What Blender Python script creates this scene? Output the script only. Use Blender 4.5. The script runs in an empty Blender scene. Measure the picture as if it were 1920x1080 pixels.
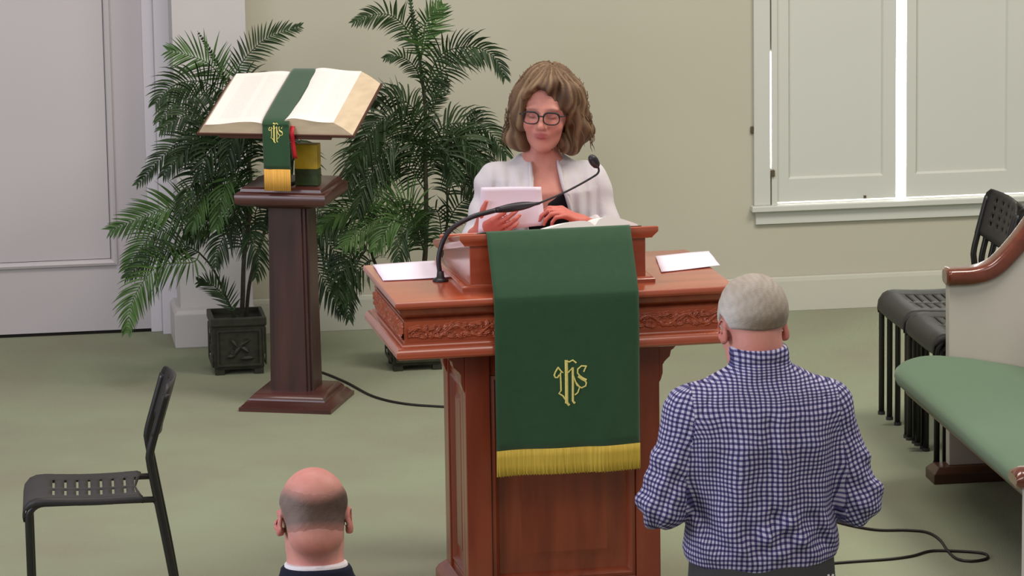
import bpy, math, random
import numpy as np
from mathutils import Vector, Matrix
random.seed(7); RNG = np.random.default_rng(7)
SC = bpy.context.scene
COL = SC.collection
# ------------------------------------------------------------------ camera
F_PX = 7500.0; PITCH = math.radians(10.98); YAW = math.radians(8.3); ROLL = 0.015; CAM_H = 3.26
_fw = np.array([math.sin(YAW)*math.cos(PITCH), math.cos(YAW)*math.cos(PITCH), -math.sin(PITCH)])
_rt = np.array([math.cos(YAW), -math.sin(YAW), 0.0]); _up = np.cross(_rt, _fw)
_r = _rt*math.cos(ROLL) - _up*math.sin(ROLL); _u = _up*math.cos(ROLL) + _rt*math.sin(ROLL)
cam_data = bpy.data.cameras.new('camera'); cam = bpy.data.objects.new('camera', cam_data); COL.objects.link(cam)
cam_data.sensor_width = 36.0; cam_data.lens = 36.0*F_PX/1920.0; cam_data.clip_start = 0.1; cam_data.clip_end = 200
M = Matrix(((_r[0], _u[0], -_fw[0], 0), (_r[1], _u[1], -_fw[1], 0), (_r[2], _u[2], -_fw[2], CAM_H), (0, 0, 0, 1)))
cam.matrix_world = M
SC.camera = cam
CAM = np.array([0, 0, CAM_H])
def _ray(x, y): return _fw*F_PX + _r*(x-960) - _u*(y-540)
def at(x, y, z=0.0):
    d = _ray(x, y); return Vector(CAM + d*((z-CAM_H)/d[2]))
def atY(x, y, Y):
    d = _ray(x, y); return Vector(CAM + d*(Y/d[1]))
# ------------------------------------------------------------------ world, lights, exposure
SC.view_settings.view_transform = 'Standard'; SC.view_settings.look = 'None'
SC.view_settings.exposure = 0.0; SC.view_settings.gamma = 1.0; SC.view_settings.use_curve_mapping = False
w = bpy.data.worlds.new('world'); SC.world = w; w.use_nodes = True
w.node_tree.nodes['Background'].inputs[0].default_value = (0.86, 0.84, 0.80, 1)
w.node_tree.nodes['Background'].inputs[1].default_value = 0.40
def area(name, loc, target, sx, sy, power, color):
    l = bpy.data.lights.new(name, 'AREA'); l.shape = 'RECTANGLE'; l.size = sx; l.size_y = sy; l.energy = power; l.color = color
    o = bpy.data.objects.new(name, l); COL.objects.link(o); o.location = loc
    o.rotation_euler = (Vector(target)-Vector(loc)).to_track_quat('-Z', 'Y').to_euler(); return o
area('daylight_from_left_windows', (-3.2, 9.0, 2.6), (1.8, 12.6, 0.9), 3.0, 2.2, 150, (0.84, 0.86, 1.0))
area('overhead_fill_left', (1.2, 12.3, 5.2), (1.4, 13.2, 0), 2.4, 1.4, 105, (1.0, 0.93, 0.86))  # unseen area light added overhead for soft warm light from above
area('overhead_fill_right', (4.6, 11.6, 5.0), (3.7, 14.0, 0.2), 2.4, 1.4, 190, (1.0, 0.93, 0.82))  # unseen overhead light, added to brighten the window wall side
area('overhead_fill_nave', (2.4, 6.0, 5.4), (2.0, 11.5, 0.8), 3.0, 2.0, 90, (1.0, 0.88, 0.80))  # unseen overhead light added on the nave side
# ------------------------------------------------------------------ materials
def srgb(r, g, b):
    f = lambda c: (c/255/12.92) if c/255 <= 0.04045 else ((c/255+0.055)/1.055)**2.4
    return (f(r), f(g), f(b), 1.0)
def mat(name, c, rough=0.6, var=0.0, vscale=8.0, bump=0.0, bscale=60.0, stretch=(1, 1, 1), spec=0.4, c2=None, metal=0.0, sheen=0.0, trans=0.0):
    m = bpy.data.materials.new(name); m.use_nodes = True; nt = m.node_tree; N = nt.nodes; L = nt.links
    b = N['Principled BSDF']; b.inputs['Base Color'].default_value = c; b.inputs['Roughness'].default_value = rough
    b.inputs['Specular IOR Level'].default_value = spec; b.inputs['Metallic'].default_value = metal
    if sheen: b.inputs['Sheen Weight'].default_value = sheen
    tc = N.new('ShaderNodeTexCoord'); mp = N.new('ShaderNodeMapping'); mp.inputs['Scale'].default_value = stretch
    L.new(tc.outputs['Object'], mp.inputs[0])
    nz = N.new('ShaderNodeTexNoise'); nz.inputs['Scale'].default_value = vscale; nz.inputs['Detail'].default_value = 4
    L.new(mp.outputs[0], nz.inputs['Vector'])
    mx = N.new('ShaderNodeMix'); mx.data_type = 'RGBA'
    if c2 is None:
        k = 1-var; c2 = (c[0]*k, c[1]*k, c[2]*k, 1)
    rp = N.new('ShaderNodeMapRange'); rp.inputs[1].default_value = 0.32; rp.inputs[2].default_value = 0.68
    L.new(nz.outputs[0], rp.inputs[0]); L.new(rp.outputs[0], mx.inputs[0])
    mx.inputs[6].default_value = c; mx.inputs[7].default_value = c2
    L.new(mx.outputs[2], b.inputs['Base Color'])
    if bump:
        n2 = N.new('ShaderNodeTexNoise'); n2.inputs['Scale'].default_value = bscale; n2.inputs['Detail'].default_value = 3
        L.new(mp.outputs[0], n2.inputs['Vector'])
        bp = N.new('ShaderNodeBump'); bp.inputs['Strength'].default_value = bump; bp.inputs['Distance'].default_value = 0.004
        L.new(n2.outputs[0], bp.inputs['Height']); L.new(bp.outputs[0], b.inputs['Normal'])
    return m
def attr_mat(name, rough=0.5, bump=0.15, bscale=120, spec=0.35, sss=0.0):
    m = bpy.data.materials.new(name); m.use_nodes = True; nt = m.node_tree; N = nt.nodes; L = nt.links
    b = N['Principled BSDF']; b.inputs['Roughness'].default_value = rough; b.inputs['Specular IOR Level'].default_value = spec
    a = N.new('ShaderNodeAttribute'); a.attribute_name = 'Col'
    tc = N.new('ShaderNodeTexCoord'); nz = N.new('ShaderNodeTexNoise'); nz.inputs['Scale'].default_value = 45; nz.inputs['Detail'].default_value = 3
    L.new(tc.outputs['Object'], nz.inputs['Vector'])
    mr = N.new('ShaderNodeMapRange'); mr.inputs[3].default_value = 0.86; mr.inputs[4].default_value = 1.12; L.new(nz.outputs[0], mr.inputs[0])
    vm = N.new('ShaderNodeVectorMath'); vm.operation = 'SCALE'; L.new(a.outputs['Color'], vm.inputs[0]); L.new(mr.outputs[0], vm.inputs['Scale'])
    L.new(vm.outputs[0], b.inputs['Base Color'])
    if sss:
        b.inputs['Subsurface Weight'].default_value = sss; b.inputs['Subsurface Radius'].default_value = (0.01, 0.004, 0.002); b.inputs['Subsurface Scale'].default_value = 0.6
    n2 = N.new('ShaderNodeTexNoise'); n2.inputs['Scale'].default_value = bscale; L.new(tc.outputs['Object'], n2.inputs['Vector'])
    bp = N.new('ShaderNodeBump'); bp.inputs['Strength'].default_value = bump; bp.inputs['Distance'].default_value = 0.002
    L.new(n2.outputs[0], bp.inputs['Height']); L.new(bp.outputs[0], b.inputs['Normal'])
    return m
def gingham():
    m = bpy.data.materials.new('blue_gingham_cotton'); m.use_nodes = True; nt = m.node_tree; N = nt.nodes; L = nt.links
    b = N['Principled BSDF']; b.inputs['Roughness'].default_value = 0.85; b.inputs['Specular IOR Level'].default_value = 0.15
    uv = N.new('ShaderNodeUVMap'); uv.uv_map = 'UVMap'; sp = N.new('ShaderNodeSeparateXYZ')
    tc = N.new('ShaderNodeTexCoord'); nz = N.new('ShaderNodeTexNoise'); nz.inputs['Scale'].default_value = 9; L.new(tc.outputs['Object'], nz.inputs['Vector'])
    vs = N.new('ShaderNodeVectorMath'); vs.operation = 'SCALE'; vs.inputs['Scale'].default_value = 0.02; L.new(nz.outputs['Color'], vs.inputs[0])
    va = N.new('ShaderNodeVectorMath'); va.operation = 'ADD'; L.new(uv.outputs[0], va.inputs[0]); L.new(vs.outputs[0], va.inputs[1])
    L.new(va.outputs[0], sp.inputs[0])
    def tri(out):
        d = N.new('ShaderNodeMath'); d.operation = 'MULTIPLY'; d.inputs[1].default_value = 2*math.pi/0.0122; L.new(out, d.inputs[0])
        s = N.new('ShaderNodeMath'); s.operation = 'SINE'; L.new(d.outputs[0], s.inputs[0])
        r = N.new('ShaderNodeMapRange'); r.inputs[1].default_value = -0.42; r.inputs[2].default_value = 0.22; L.new(s.outputs[0], r.inputs[0]); return r.outputs[0]
    tu, tv = tri(sp.outputs[0]), tri(sp.outputs[1])
    m1 = N.new('ShaderNodeMix'); m1.data_type = 'RGBA'; m1.inputs[6].default_value = srgb(50, 46, 80); m1.inputs[7].default_value = srgb(98, 96, 144); L.new(tu, m1.inputs[0])
    m2 = N.new('ShaderNodeMix'); m2.data_type = 'RGBA'; m2.inputs[6].default_value = srgb(98, 96, 144); m2.inputs[7].default_value = srgb(200, 196, 216); L.new(tu, m2.inputs[0])
    m3 = N.new('ShaderNodeMix'); m3.data_type = 'RGBA'; L.new(tv, m3.inputs[0]); L.new(m1.outputs[2], m3.inputs[6]); L.new(m2.outputs[2], m3.inputs[7])
    L.new(m3.outputs[2], b.inputs['Base Color'])
    bp = N.new('ShaderNodeBump'); bp.inputs['Strength'].default_value = 0.35; bp.inputs['Distance'].default_value = 0.02
    n2 = N.new('ShaderNodeTexNoise'); n2.inputs['Scale'].default_value = 14; n2.inputs['Detail'].default_value = 2; L.new(tc.outputs['Object'], n2.inputs['Vector'])
    L.new(n2.outputs[0], bp.inputs['Height']); L.new(bp.outputs[0], b.inputs['Normal'])
    return m
def wood(name, c, c2, rough=0.3, scale=7.0, axis='z', spec=0.5, coat=0.0):
    st = {'x': (0.12, 1, 1), 'y': (1, 0.12, 1), 'z': (1, 1, 0.12)}[axis]
    m = mat(name, c, rough, c2=c2, vscale=scale*3, bump=0.06, bscale=60, stretch=st, spec=spec)
    m.node_tree.nodes['Principled BSDF'].inputs['Coat Weight'].default_value = coat
    m.node_tree.nodes['Principled BSDF'].inputs['Coat Roughness'].default_value = 0.2
    return m
def emit(name, c, s):
    m = bpy.data.materials.new(name); m.use_nodes = True
    b = m.node_tree.nodes['Principled BSDF']; b.inputs['Base Color'].default_value = c; b.inputs['Emission Color'].default_value = c; b.inputs['Emission Strength'].default_value = s
    return m
MT = dict(
 carpet=mat('sage_green_carpet', srgb(144, 151, 127), 0.95, c2=srgb(139, 139, 120), vscale=1.6, bump=0.5, bscale=260, spec=0.05),
 wall=mat('beige_wall_paint', srgb(184, 181, 164), 0.8, var=0.05, vscale=0.8, bump=0.03, bscale=90, spec=0.15),
 white=mat('white_trim_paint', srgb(214, 210, 216), 0.5, var=0.03, vscale=1.2, spec=0.3),
 pilaster=mat('pale_grey_paint', srgb(196, 192, 191), 0.5, var=0.03, spec=0.3),
 base=mat('skirting_paint', srgb(188, 188, 174), 0.55, var=0.02, spec=0.2),
 doorw=mat('pale_door_paint', srgb(192, 186, 190), 0.5, var=0.03, vscale=1.0, spec=0.3),
 shutter=mat('cream_shutter_paint', srgb(196, 198, 190), 0.5, var=0.02, vscale=1.0, spec=0.3),
 dark=mat('gap_shade', srgb(24, 20, 18), 0.9),
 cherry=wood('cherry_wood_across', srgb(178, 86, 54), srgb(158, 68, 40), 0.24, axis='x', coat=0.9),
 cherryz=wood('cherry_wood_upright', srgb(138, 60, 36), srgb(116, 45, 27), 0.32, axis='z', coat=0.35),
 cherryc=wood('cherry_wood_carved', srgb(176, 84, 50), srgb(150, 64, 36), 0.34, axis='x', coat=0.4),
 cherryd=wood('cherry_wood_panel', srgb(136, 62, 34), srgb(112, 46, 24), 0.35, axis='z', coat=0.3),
 maho=wood('dark_mahogany', srgb(86, 44, 38), srgb(64, 31, 27), 0.35, axis='x', coat=0.3),
 mahoz=wood('dark_mahogany_upright', srgb(70, 37, 32), srgb(50, 26, 22), 0.45, axis='z', coat=0.1),
 pewwood=wood('red_brown_armrest_wood', srgb(112, 48, 24), srgb(88, 35, 17), 0.15, axis='y', coat=0.8),
 pewpaint=mat('white_pew_paint', srgb(196, 190, 184), 0.5, var=0.03),
 green=mat('green_brocade', srgb(42, 76, 49), 0.8, var=0.07, vscale=40, bump=0.12, bscale=500, sheen=0.35, spec=0.2),
 gold=mat('gold_thread', srgb(232, 218, 128), 0.6, var=0.1, vscale=120, bump=0.2, bscale=300),
 fringe=mat('gold_fringe', srgb(214, 184, 74), 0.7, c2=srgb(184, 152, 52), vscale=60, stretch=(6, 1, 0.1), bump=0.4, bscale=90),
 fringe2=mat('amber_fringe', srgb(226, 172, 78), 0.7, c2=srgb(200, 146, 62), vscale=60, stretch=(6, 1, 0.1), bump=0.4, bscale=90),
 page=mat('page_paper', srgb(246, 234, 228), 0.7, var=0.03, vscale=4),
 paper=mat('white_paper', srgb(232, 222, 236), 0.7, var=0.02),
 edge=mat('page_block_edge', srgb(220, 200, 172), 0.8, c2=srgb(206, 186, 158), vscale=12, stretch=(1, 1, 6)),
 leather=mat('brown_leather', srgb(84, 50, 38), 0.5, var=0.2, bump=0.2),
 red=mat('red_ribbon', srgb(176, 20, 34), 0.5, var=0.1),
 black=mat('black_plastic', srgb(38, 34, 40), 0.4, var=0.1, vscale=20),
 chairm=mat('black_chair_plastic', srgb(48, 46, 46), 0.5, var=0.1, bump=0.1, bscale=200, spec=0.35),
 chairt=mat('black_chair_steel', srgb(32, 31, 29), 0.35, var=0.1, spec=0.5),
 cable=mat('black_cable', srgb(34, 28, 26), 0.5),
 pot=mat('dark_bronze_planter', srgb(52, 52, 38), 0.55, c2=srgb(38, 38, 28), vscale=30, bump=0.4, bscale=50),
 soil=mat('dark_moss', srgb(26, 28, 18), 0.95, bump=0.8, bscale=90),
 stem=mat('palm_stem', srgb(58, 56, 36), 0.7, c2=srgb(40, 38, 26), vscale=20, stretch=(1, 1, 4), bump=0.3),
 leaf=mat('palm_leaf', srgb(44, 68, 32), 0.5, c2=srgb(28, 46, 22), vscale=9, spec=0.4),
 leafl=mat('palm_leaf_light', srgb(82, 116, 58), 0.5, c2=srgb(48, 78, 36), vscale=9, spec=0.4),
 brownw=wood('dark_brown_pew_base', srgb(84, 54, 36), srgb(66, 42, 28), 0.4, axis='x'),
 cushion=mat('sage_green_upholstery', srgb(86, 112, 86), 0.85, var=0.06, vscale=3, bump=0.2, bscale=400, sheen=0.2, spec=0.15),
 skin=attr_mat('skin', 0.5, 0.12, 160, sss=0.08), hair=attr_mat('hair', 0.6, 0.5, 220, 0.3),
 gingham=gingham(),
 trouser=mat('grey_trouser_cloth', srgb(74, 74, 76), 0.85, var=0.08, bump=0.2, bscale=300, spec=0.15),
 shoe=mat('black_shoe_leather', srgb(26, 24, 24), 0.35),
 suit=mat('navy_suit_cloth', srgb(34, 36, 52), 0.85, var=0.1, bump=0.2, bscale=400, spec=0.15),
 collar=mat('white_shirt_cotton', srgb(238, 232, 236), 0.7),
 cardigan=mat('pale_grey_knit', srgb(206, 200, 204), 0.85, var=0.06, vscale=6, bump=0.3, bscale=160, stretch=(3, 3, 0.6), spec=0.1),
 blacktop=mat('black_jersey', srgb(26, 24, 28), 0.8, spec=0.15),
 skirt=mat('charcoal_trouser_cloth', srgb(44, 42, 46), 0.85),
 lens=None,
 yellow=mat('yellow_print', srgb(196, 162, 36), 0.5, c2=srgb(170, 140, 30), vscale=20),
 greenp=mat('green_print', srgb(58, 78, 34), 0.5, c2=srgb(34, 40, 20), vscale=30),
 brass=mat('aged_brass', srgb(120, 110, 90), 0.4, metal=0.8),
 glow=emit('daylight_through_window', (1.0, 1.0, 1.0, 1), 7.0),
)
# ------------------------------------------------------------------ mesh helpers
class MB:
    def __init__(s): s.v = []; s.f = []; s.T = Matrix.Identity(4)
    def add(s, vs, fs):
        n = len(s.v); s.v += [tuple(s.T @ Vector(p)) for p in vs]; s.f += [tuple(i+n for i in f) for f in fs]
    def box(s, x0, x1, y0, y1, z0, z1, b=0.0):
        if b <= 0:
            vs = [(x, y, z) for x in (x0, x1) for y in (y0, y1) for z in (z0, z1)]
            s.add(vs, [(0, 1, 3, 2), (4, 6, 7, 5), (0, 4, 5, 1), (2, 3, 7, 6), (0, 2, 6, 4), (1, 5, 7, 3)])
        else:
            s.ring_loft((x0+x1)/2, (y0+y1)/2, (x1-x0)/2, (y1-y0)/2, [(b, z0), (0, z0+b), (0, z1-b), (b, z1)])
    def ring_loft(s, cx, cy, hx, hy, prof, cap=True):
        """stack of rectangles: prof = [(inset, z)]"""
        vs = []; fs = []
        for (o, z) in prof:
            vs += [(cx-hx+o, cy-hy+o, z), (cx+hx-o, cy-hy+o, z), (cx+hx-o, cy+hy-o, z), (cx-hx+o, cy+hy-o, z)]
        for k in range(len(prof)-1):
            for i in range(4):
                a = 4*k+i; b2 = 4*k+(i+1) % 4; fs.append((a, b2, b2+4, a+4))
        if prof[0][1] > prof[-1][1]: fs = [f[::-1] for f in fs]
        if cap:
            n = 4*(len(prof)-1)
            t, bt = (n, n+1, n+2, n+3), (3, 2, 1, 0)
            fs += [t, bt] if prof[0][1] < prof[-1][1] else [t[::-1], bt[::-1]]
        s.add(vs, fs)
    def frame(s, x0, x1, z0, z1, y, w, prof):
        """picture-frame moulding in the xz plane; prof=[(offset inwards, y)]"""
        vs = []; fs = []
        for (o, yy) in prof:
            vs += [(x0+o, yy, z0+o), (x1-o, yy, z0+o), (x1-o, yy, z1-o), (x0+o, yy, z1-o)]
        for k in range(len(prof)-1):
            for i in range(4):
                a = 4*k+i; b = 4*k+(i+1) % 4; fs.append((a, b, b+4, a+4))
        s.add(vs, fs)
    def tube(s, pts, r, n=8, cap=True):
        pts = [Vector(p) for p in pts]; R = r if isinstance(r, (list, tuple)) else [r]*len(pts)
        vs = []; fs = []; prev = None
        for i, p in enumerate(pts):
            t = (pts[min(i+1, len(pts)-1)]-pts[max(i-1, 0)]).normalized()
            if prev is None:
                a = Vector((0, 0, 1)) if abs(t.z) < 0.9 else Vector((1, 0, 0)); u = t.cross(a).normalized()
            else:
                u = (prev - t*prev.dot(t)).normalized()
            prev = u; v = t.cross(u)
            for k in range(n):
                an = 2*math.pi*k/n; vs.append(p + (u*math.cos(an)+v*math.sin(an))*R[i])
        for i in range(len(pts)-1):
            for k in range(n):
                a = i*n+k; b = i*n+(k+1) % n; fs.append((a, b, b+n, a+n))
        if cap: fs += [tuple(range(n))[::-1], tuple(range((len(pts)-1)*n, len(pts)*n))]
        s.add(vs, fs)
    def lathe(s, prof, c=(0, 0, 0), n=24):
        vs = []; fs = []
        for (r, z) in prof:
            for k in range(n):
                a = 2*math.pi*k/n; vs.append((c[0]+r*math.cos(a), c[1]+r*math.sin(a), c[2]+z))
        for i in range(len(prof)-1):
            for k in range(n):
                a = i*n+k; b = i*n+(k+1) % n; fs.append((a, b, b+n, a+n))
        fs += [tuple(range(n))[::-1], tuple(range((len(prof)-1)*n, len(prof)*n))]
        s.add(vs, fs)
    def prism(s, poly, y0, y1):
        """polygon in xz extruded along y"""
        n = len(poly); vs = [(x, y0, z) for x, z in poly]+[(x, y1, z) for x, z in poly]
        fs = [tuple(range(n)), tuple(range(n, 2*n))[::-1]]+[(i, i+n, (i+1) % n+n, (i+1) % n) for i in range(n)]
        s.add(vs, fs)
    def grid(s, P, closed=False):
        nu = len(P); nv = len(P[0]); vs = [p for row in P for p in row]
        fs = [(i*nv+j, (i+1)*nv+j, (i+1)*nv+j+1, i*nv+j+1) for i in range(nu-1) for j in range(nv-1)]
        s.add(vs, fs)
    def build(s, name, m, parent=None, smooth=False, solid=0.0, bevel=0.0, autos=False):
        me = bpy.data.meshes.new(name); me.from_pydata(s.v, [], s.f); me.update()
        import bmesh
        bm = bmesh.new(); bm.from_mesh(me); bmesh.ops.recalc_face_normals(bm, faces=bm.faces); bm.to_mesh(me); bm.free()
        o = bpy.data.objects.new(name, me); COL.objects.link(o); me.materials.append(m)
        if parent is not None: o.parent = parent
        if solid:
            md = o.modifiers.new('solid', 'SOLIDIFY'); md.thickness = solid; md.offset = 0
        if bevel:
            md = o.modifiers.new('bevel', 'BEVEL'); md.width = bevel; md.segments = 2; md.limit_method = 'ANGLE'; md.angle_limit = math.radians(35)
        if smooth or autos:
            me.shade_smooth() if hasattr(me, 'shade_smooth') else None
            for p in me.polygons: p.use_smooth = True
            if autos: me.set_sharp_from_angle(angle=math.radians(38))
        return o
def tag(o, label, cat, group=None, kind=None):
    if label: o['label'] = label
    if cat: o['category'] = cat
    if group: o['group'] = group
    if kind: o['kind'] = kind
    return o
def empty(name, loc=(0, 0, 0), rz=0.0):
    o = bpy.data.objects.new(name, None); COL.objects.link(o); o.location = loc; o.rotation_euler = (0, 0, rz); o.empty_display_size = 0.1; return o
def struct(o): o['kind'] = 'structure'; return o
def copy_tree(o, parent=None):
    c = o.copy(); COL.objects.link(c)
    if parent is not None: c.parent = parent; c.matrix_parent_inverse = o.matrix_parent_inverse
    for ch in [x for x in o.children]: copy_tree(ch, c)
    return c
def bez(P, n):
    """Catmull-Rom through points"""
    P = [Vector(p) for p in P]; Q = [P[0]*2-P[1]]+P+[P[-1]*2-P[-2]]; out = []
    for i in range(1, len(Q)-2):
        for k in range(n):
            t = k/n; a, b, c, d = Q[i-1], Q[i], Q[i+1], Q[i+2]
            out.append(0.5*((2*b)+(-a+c)*t+(2*a-5*b+4*c-d)*t*t+(-a+3*b-3*c+d)*t**3))
    out.append(P[-1]); return out
# ================================================================== the room
b = MB(); b.add([(-6, 10.75, 0), (9, 10.75, 0), (9, 16.2, 0), (-6, 16.2, 0)], [(0, 1, 2, 3)])
b.add([(-6, 10.75, 0), (-6, 10.75, -0.36), (9, 10.75, -0.36), (9, 10.75, 0)], [(0, 1, 2, 3)])
b.add([(-6, 10.75, -0.36), (-6, -1, -0.36), (9, -1, -0.36), (9, 10.75, -0.36)], [(0, 1, 2, 3)])
struct(b.build('floor', MT['carpet']))
WY = 15.9
# front wall with a real window opening (X 3.42..4.62, Z .46..2.3)
WX0, WX1, WZ0, WZ1 = 3.42, 4.62, 0.4465, 2.3
b = MB()
b.box(1.1, WX0, WY, WY+0.25, 0, 3.6); b.box(WX1, 9, WY, WY+0.25, 0, 3.6); b.box(WX0, WX1, WY, WY+0.25, 0, WZ0); b.box(WX0, WX1, WY, WY+0.25, WZ1, 3.6)
struct(b.build('wall_front', MT['wall']))
b = MB(); b.box(-6, 0.90, 16.06, 16.3, 0, 3.6); struct(b.build('wall_front_left', MT['doorw']))
# pilaster where the front wall steps forward
b = MB(); b.box(0.955, 1.245, 15.74, 16.05, 0, 3.6, 0.004); struct(b.build('wall_pilaster', MT['pilaster']))
b = MB(); b.ring_loft(1.09, 15.885, 0.165, 0.215, [(0, 0), (0, 0.135), (0.012, 0.15)]); struct(b.build('baseboard_pilaster', MT['pilaster'], bevel=0.003))
b = MB()
b.ring_loft(2.17+3.4, WY-0.012, 4.33, 0.012, [(0, 0), (0, 0.125), (0.003, 0.14), (0.006, 0.143)]); struct(b.build('baseboard_front', MT['base'], bevel=0.002))
# door casing between the white door and the pilaster
b = MB()
for x0, x1, y in ((0.850, 0.895, 16.02), (0.895, 0.957, 15.96)): b.box(x0, x1, y, 16.1, 0, 3.6)
struct(b.build('trim_1', MT['white'], bevel=0.003))
# big white door leaf with a raised picture-frame panel
dr = empty('door_1', (0, 0, 0)); struct(dr)
b = MB(); b.box(-0.6, 0.862, 16.03, 16.06, 0.014, 2.9); b.build('door_leaf', MT['doorw'], dr)
b = MB(); b.frame(-0.45, 0.722, 0.283, 2.6, 0, 0, [(0, 16.03), (0.002, 16.016), (0.012, 16.012), (0.022, 16.018), (0.026, 16.030), (0.028, 16.03)])
b.build('door_panel_moulding', MT['doorw'], dr, bevel=0)
b = MB(); b.box(-0.6, 0.862, 16.034, 16.058, 0.0005, 0.0138); b.build('door_gap_shade', MT['dark'], dr)  # dark strip standing in for the shade under the door leaf
# window: sill, apron, casing, two closed shutters with recessed panels, bright gap
wn = empty('window_1', (0, 0, 0)); struct(wn)
b = MB(); b.box(3.315, 4.9, WY-0.045, WY, 0.422, 0.446, 0.003); b.build('window_sill', MT['shutter'], wn)
b = MB(); b.box(3.335, 4.9, WY-0.018, WY, 0.368, 0.422); b.build('window_apron', MT['shutter'], wn)
b = MB(); b.box(3.328, 3.395, WY-0.02, WY, 0.446, 2.4, 0.002); b.box(3.402, 3.425, WY-0.018, WY+0.06, 0.446, 2.4)
b.box(4.62, 4.75, WY-0.02, WY, 0.446, 2.3); b.box(3.395, 4.62, WY-0.02, WY, 2.3, 2.4)
b.build('window_casing', MT['shutter'], wn)
def shutter(x0, x1, px0, px1):
    b = MB(); y0, y1 = WY-0.008, WY+0.022; z0, z1 = 0.456, 2.29; pz0, pz1 = 0.55, 2.15
    b.box(x0, px0, y0, y1, z0, z1); b.box(px1, x1, y0, y1, z0, z1); b.box(px0, px1, y0, y1, z0, pz0); b.box(px0, px1, y0, y1, pz1, z1)
    b.frame(px0, px1, pz0, pz1, 0, 0, [(0, y0), (0.006, y0+0.009), (0.008, y0+0.012)])
    b.box(px0, px1, y0+0.012, y1-0.003, pz0, pz1)
    return b.build('shutter', MT['shutter'], wn)
shutter(3.426, 3.926, 3.474, 3.872)
shutter(3.970, 4.55, 4.010, 4.398)
b = MB(); b.box(3.3965, 3.4015, WY-0.004, WY+0.01, 0.60, 1.08); b.build('shutter_light_leak', MT['glow'], wn)  # glowing strip standing in for daylight leaking along the shutter hinge
b = MB(); b.box(WX0+0.002, WX1-0.002, WY+0.12, WY+0.13, WZ0, WZ1); b.build('window_pane', MT['glow'], wn)
b = MB(); b.box(3.398, 3.412, WY-0.03, WY-0.018, 0.565, 0.595, 0.003); b.build('latch', MT['brass'], wn)
b = MB(); b.box(3.316, 3.328, WY-0.012, WY, 0.745, 0.775, 0.003); b.build('latch', MT['brass'], wn)
b = MB(); b.box(3.79, 3.80, WY-0.014, WY-0.007, 0.458, 0.47); b.build('latch', MT['brass'], wn)
# ================================================================== pulpit
PX, PY, PR = 1.826, 11.40, math.radians(2.4)
pulpit = empty('pulpit', (PX, PY, 0), PR)
tag(pulpit, 'reddish cherry wood pulpit with carved cornice and raised reading desk', 'pulpit')
LW = 0.512; LD = 0.62
PW = lambda x, y, z: Matrix.Translation((PX, PY, 0)) @ Matrix.Rotation(PR, 4, 'Z') @ Vector((x, y, z))
b = MB(); b.ring_loft(0, LD/2, LW, LD/2, [(0.012, 1.0), (0.003, 0.998), (0, 0.992), (0, 0.984), (0.006, 0.977)][::-1])
b.build('ledge', MT['cherry'], pulpit, autos=True)
b = MB(); b.ring_loft(0, LD/2, LW, LD/2, [(0.008, 0.977), (0.014, 0.972), (0.018, 0.960), (0.026, 0.950), (0.034, 0.946), (0.036, 0.942), (0.030, 0.940), (0.030, 0.936)][::-1])
b.build('cove_moulding', MT['cherryd'], pulpit, autos=True)
b = MB(); b.ring_loft(0, LD/2, LW, LD/2, [(0.031, 0.936), (0.031, 0.868), (0.024, 0.866), (0.022, 0.862)][::-1]); frieze = b.build('frieze', MT['cherryc'], pulpit)
prof = [(0.022, 0.862)]+[(0.002+0.02*(1-math.sin(a)), 0.838+0.024*math.cos(a)) for a in np.linspace(0.25, 1.75, 8)]+[(0.002, 0.832), (0.006, 0.827), (0.010, 0.824), (0.03, 0.822)]
b = MB(); b.ring_loft(0, LD/2, LW, LD/2, prof[::-1]); b.build('cornice_moulding', MT['cherry'], pulpit, autos=True)
# carved vine relief, front and left and right
def vine(nu, nv, L, H, seed):
    u = np.linspace(0, L, nu)[:, None]; v = np.linspace(-H/2, H/2, nv)[None, :]
    h = np.zeros((nu, nv)); lam = 0.115
    sv = 0.26*H*np.sin(2*np.pi*u/lam); d = np.abs(v-sv)*0.75; h = np.maximum(h, 0.007*np.clip(1-(d/0.0045)**2, 0, 1))
    rng = np.random.default_rng(seed); k = 0; x = 0.004
    while x < L:
        for s in (-1, 1):
            cx = x+rng.uniform(-0.004, 0.004); cy = s*H*rng.uniform(0.12, 0.34); a = rng.uniform(-0.9, 0.9)+(0.5*s)
            du = (u-cx)*math.cos(a)+(v-cy)*math.sin(a); dv = -(u-cx)*math.sin(a)+(v-cy)*math.cos(a)
            rr = np.sqrt((du/0.0125)**2+(dv/0.0065)**2); leaf = 0.0085*np.clip(1-rr**2, 0, 1)**0.5*(1-0.5*np.exp(-(dv/0.0011)**2))
            h = np.maximum(h, leaf)
            cx2 = cx+0.012*s; rr = np.sqrt((u-cx2)**2+(v+cy*0.8)**2); h = np.maximum(h, 0.006*np.exp(-((rr-0.0065)/0.0016)**2)); h = np.maximum(h, 0.008*np.clip(1-(rr/0.003)**2, 0, 1))
        x += 0.021
    return u, v, h
def relief(L, H, T, seed, name='carved_vine'):
    nu = int(L/0.0016); nv = 42; u, v, h = vine(nu, nv, L, H, seed)
    edge = np.minimum(1, (H/2-np.abs(v))/0.003); h = h*np.clip(edge, 0, 1)
    b = MB(); b.T = T; P = [[(float(u[i, 0]), float(-h[i, j]), float(v[0, j])) for j in range(nv)] for i in range(nu)]; b.grid(P)
    return b.build(name, MT['cherryc'], frieze, smooth=True)
FZ = 0.902; FL = 2*(LW-0.031)-0.02
relief(FL, 0.056, Matrix.Translation((-FL/2, 0.0295, FZ)), 3)
relief(LD-0.08, 0.056, Matrix.Translation((-LW+0.0295, LD-0.04, FZ)) @ Matrix.Rotation(-math.pi/2, 4, 'Z'), 4)
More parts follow.
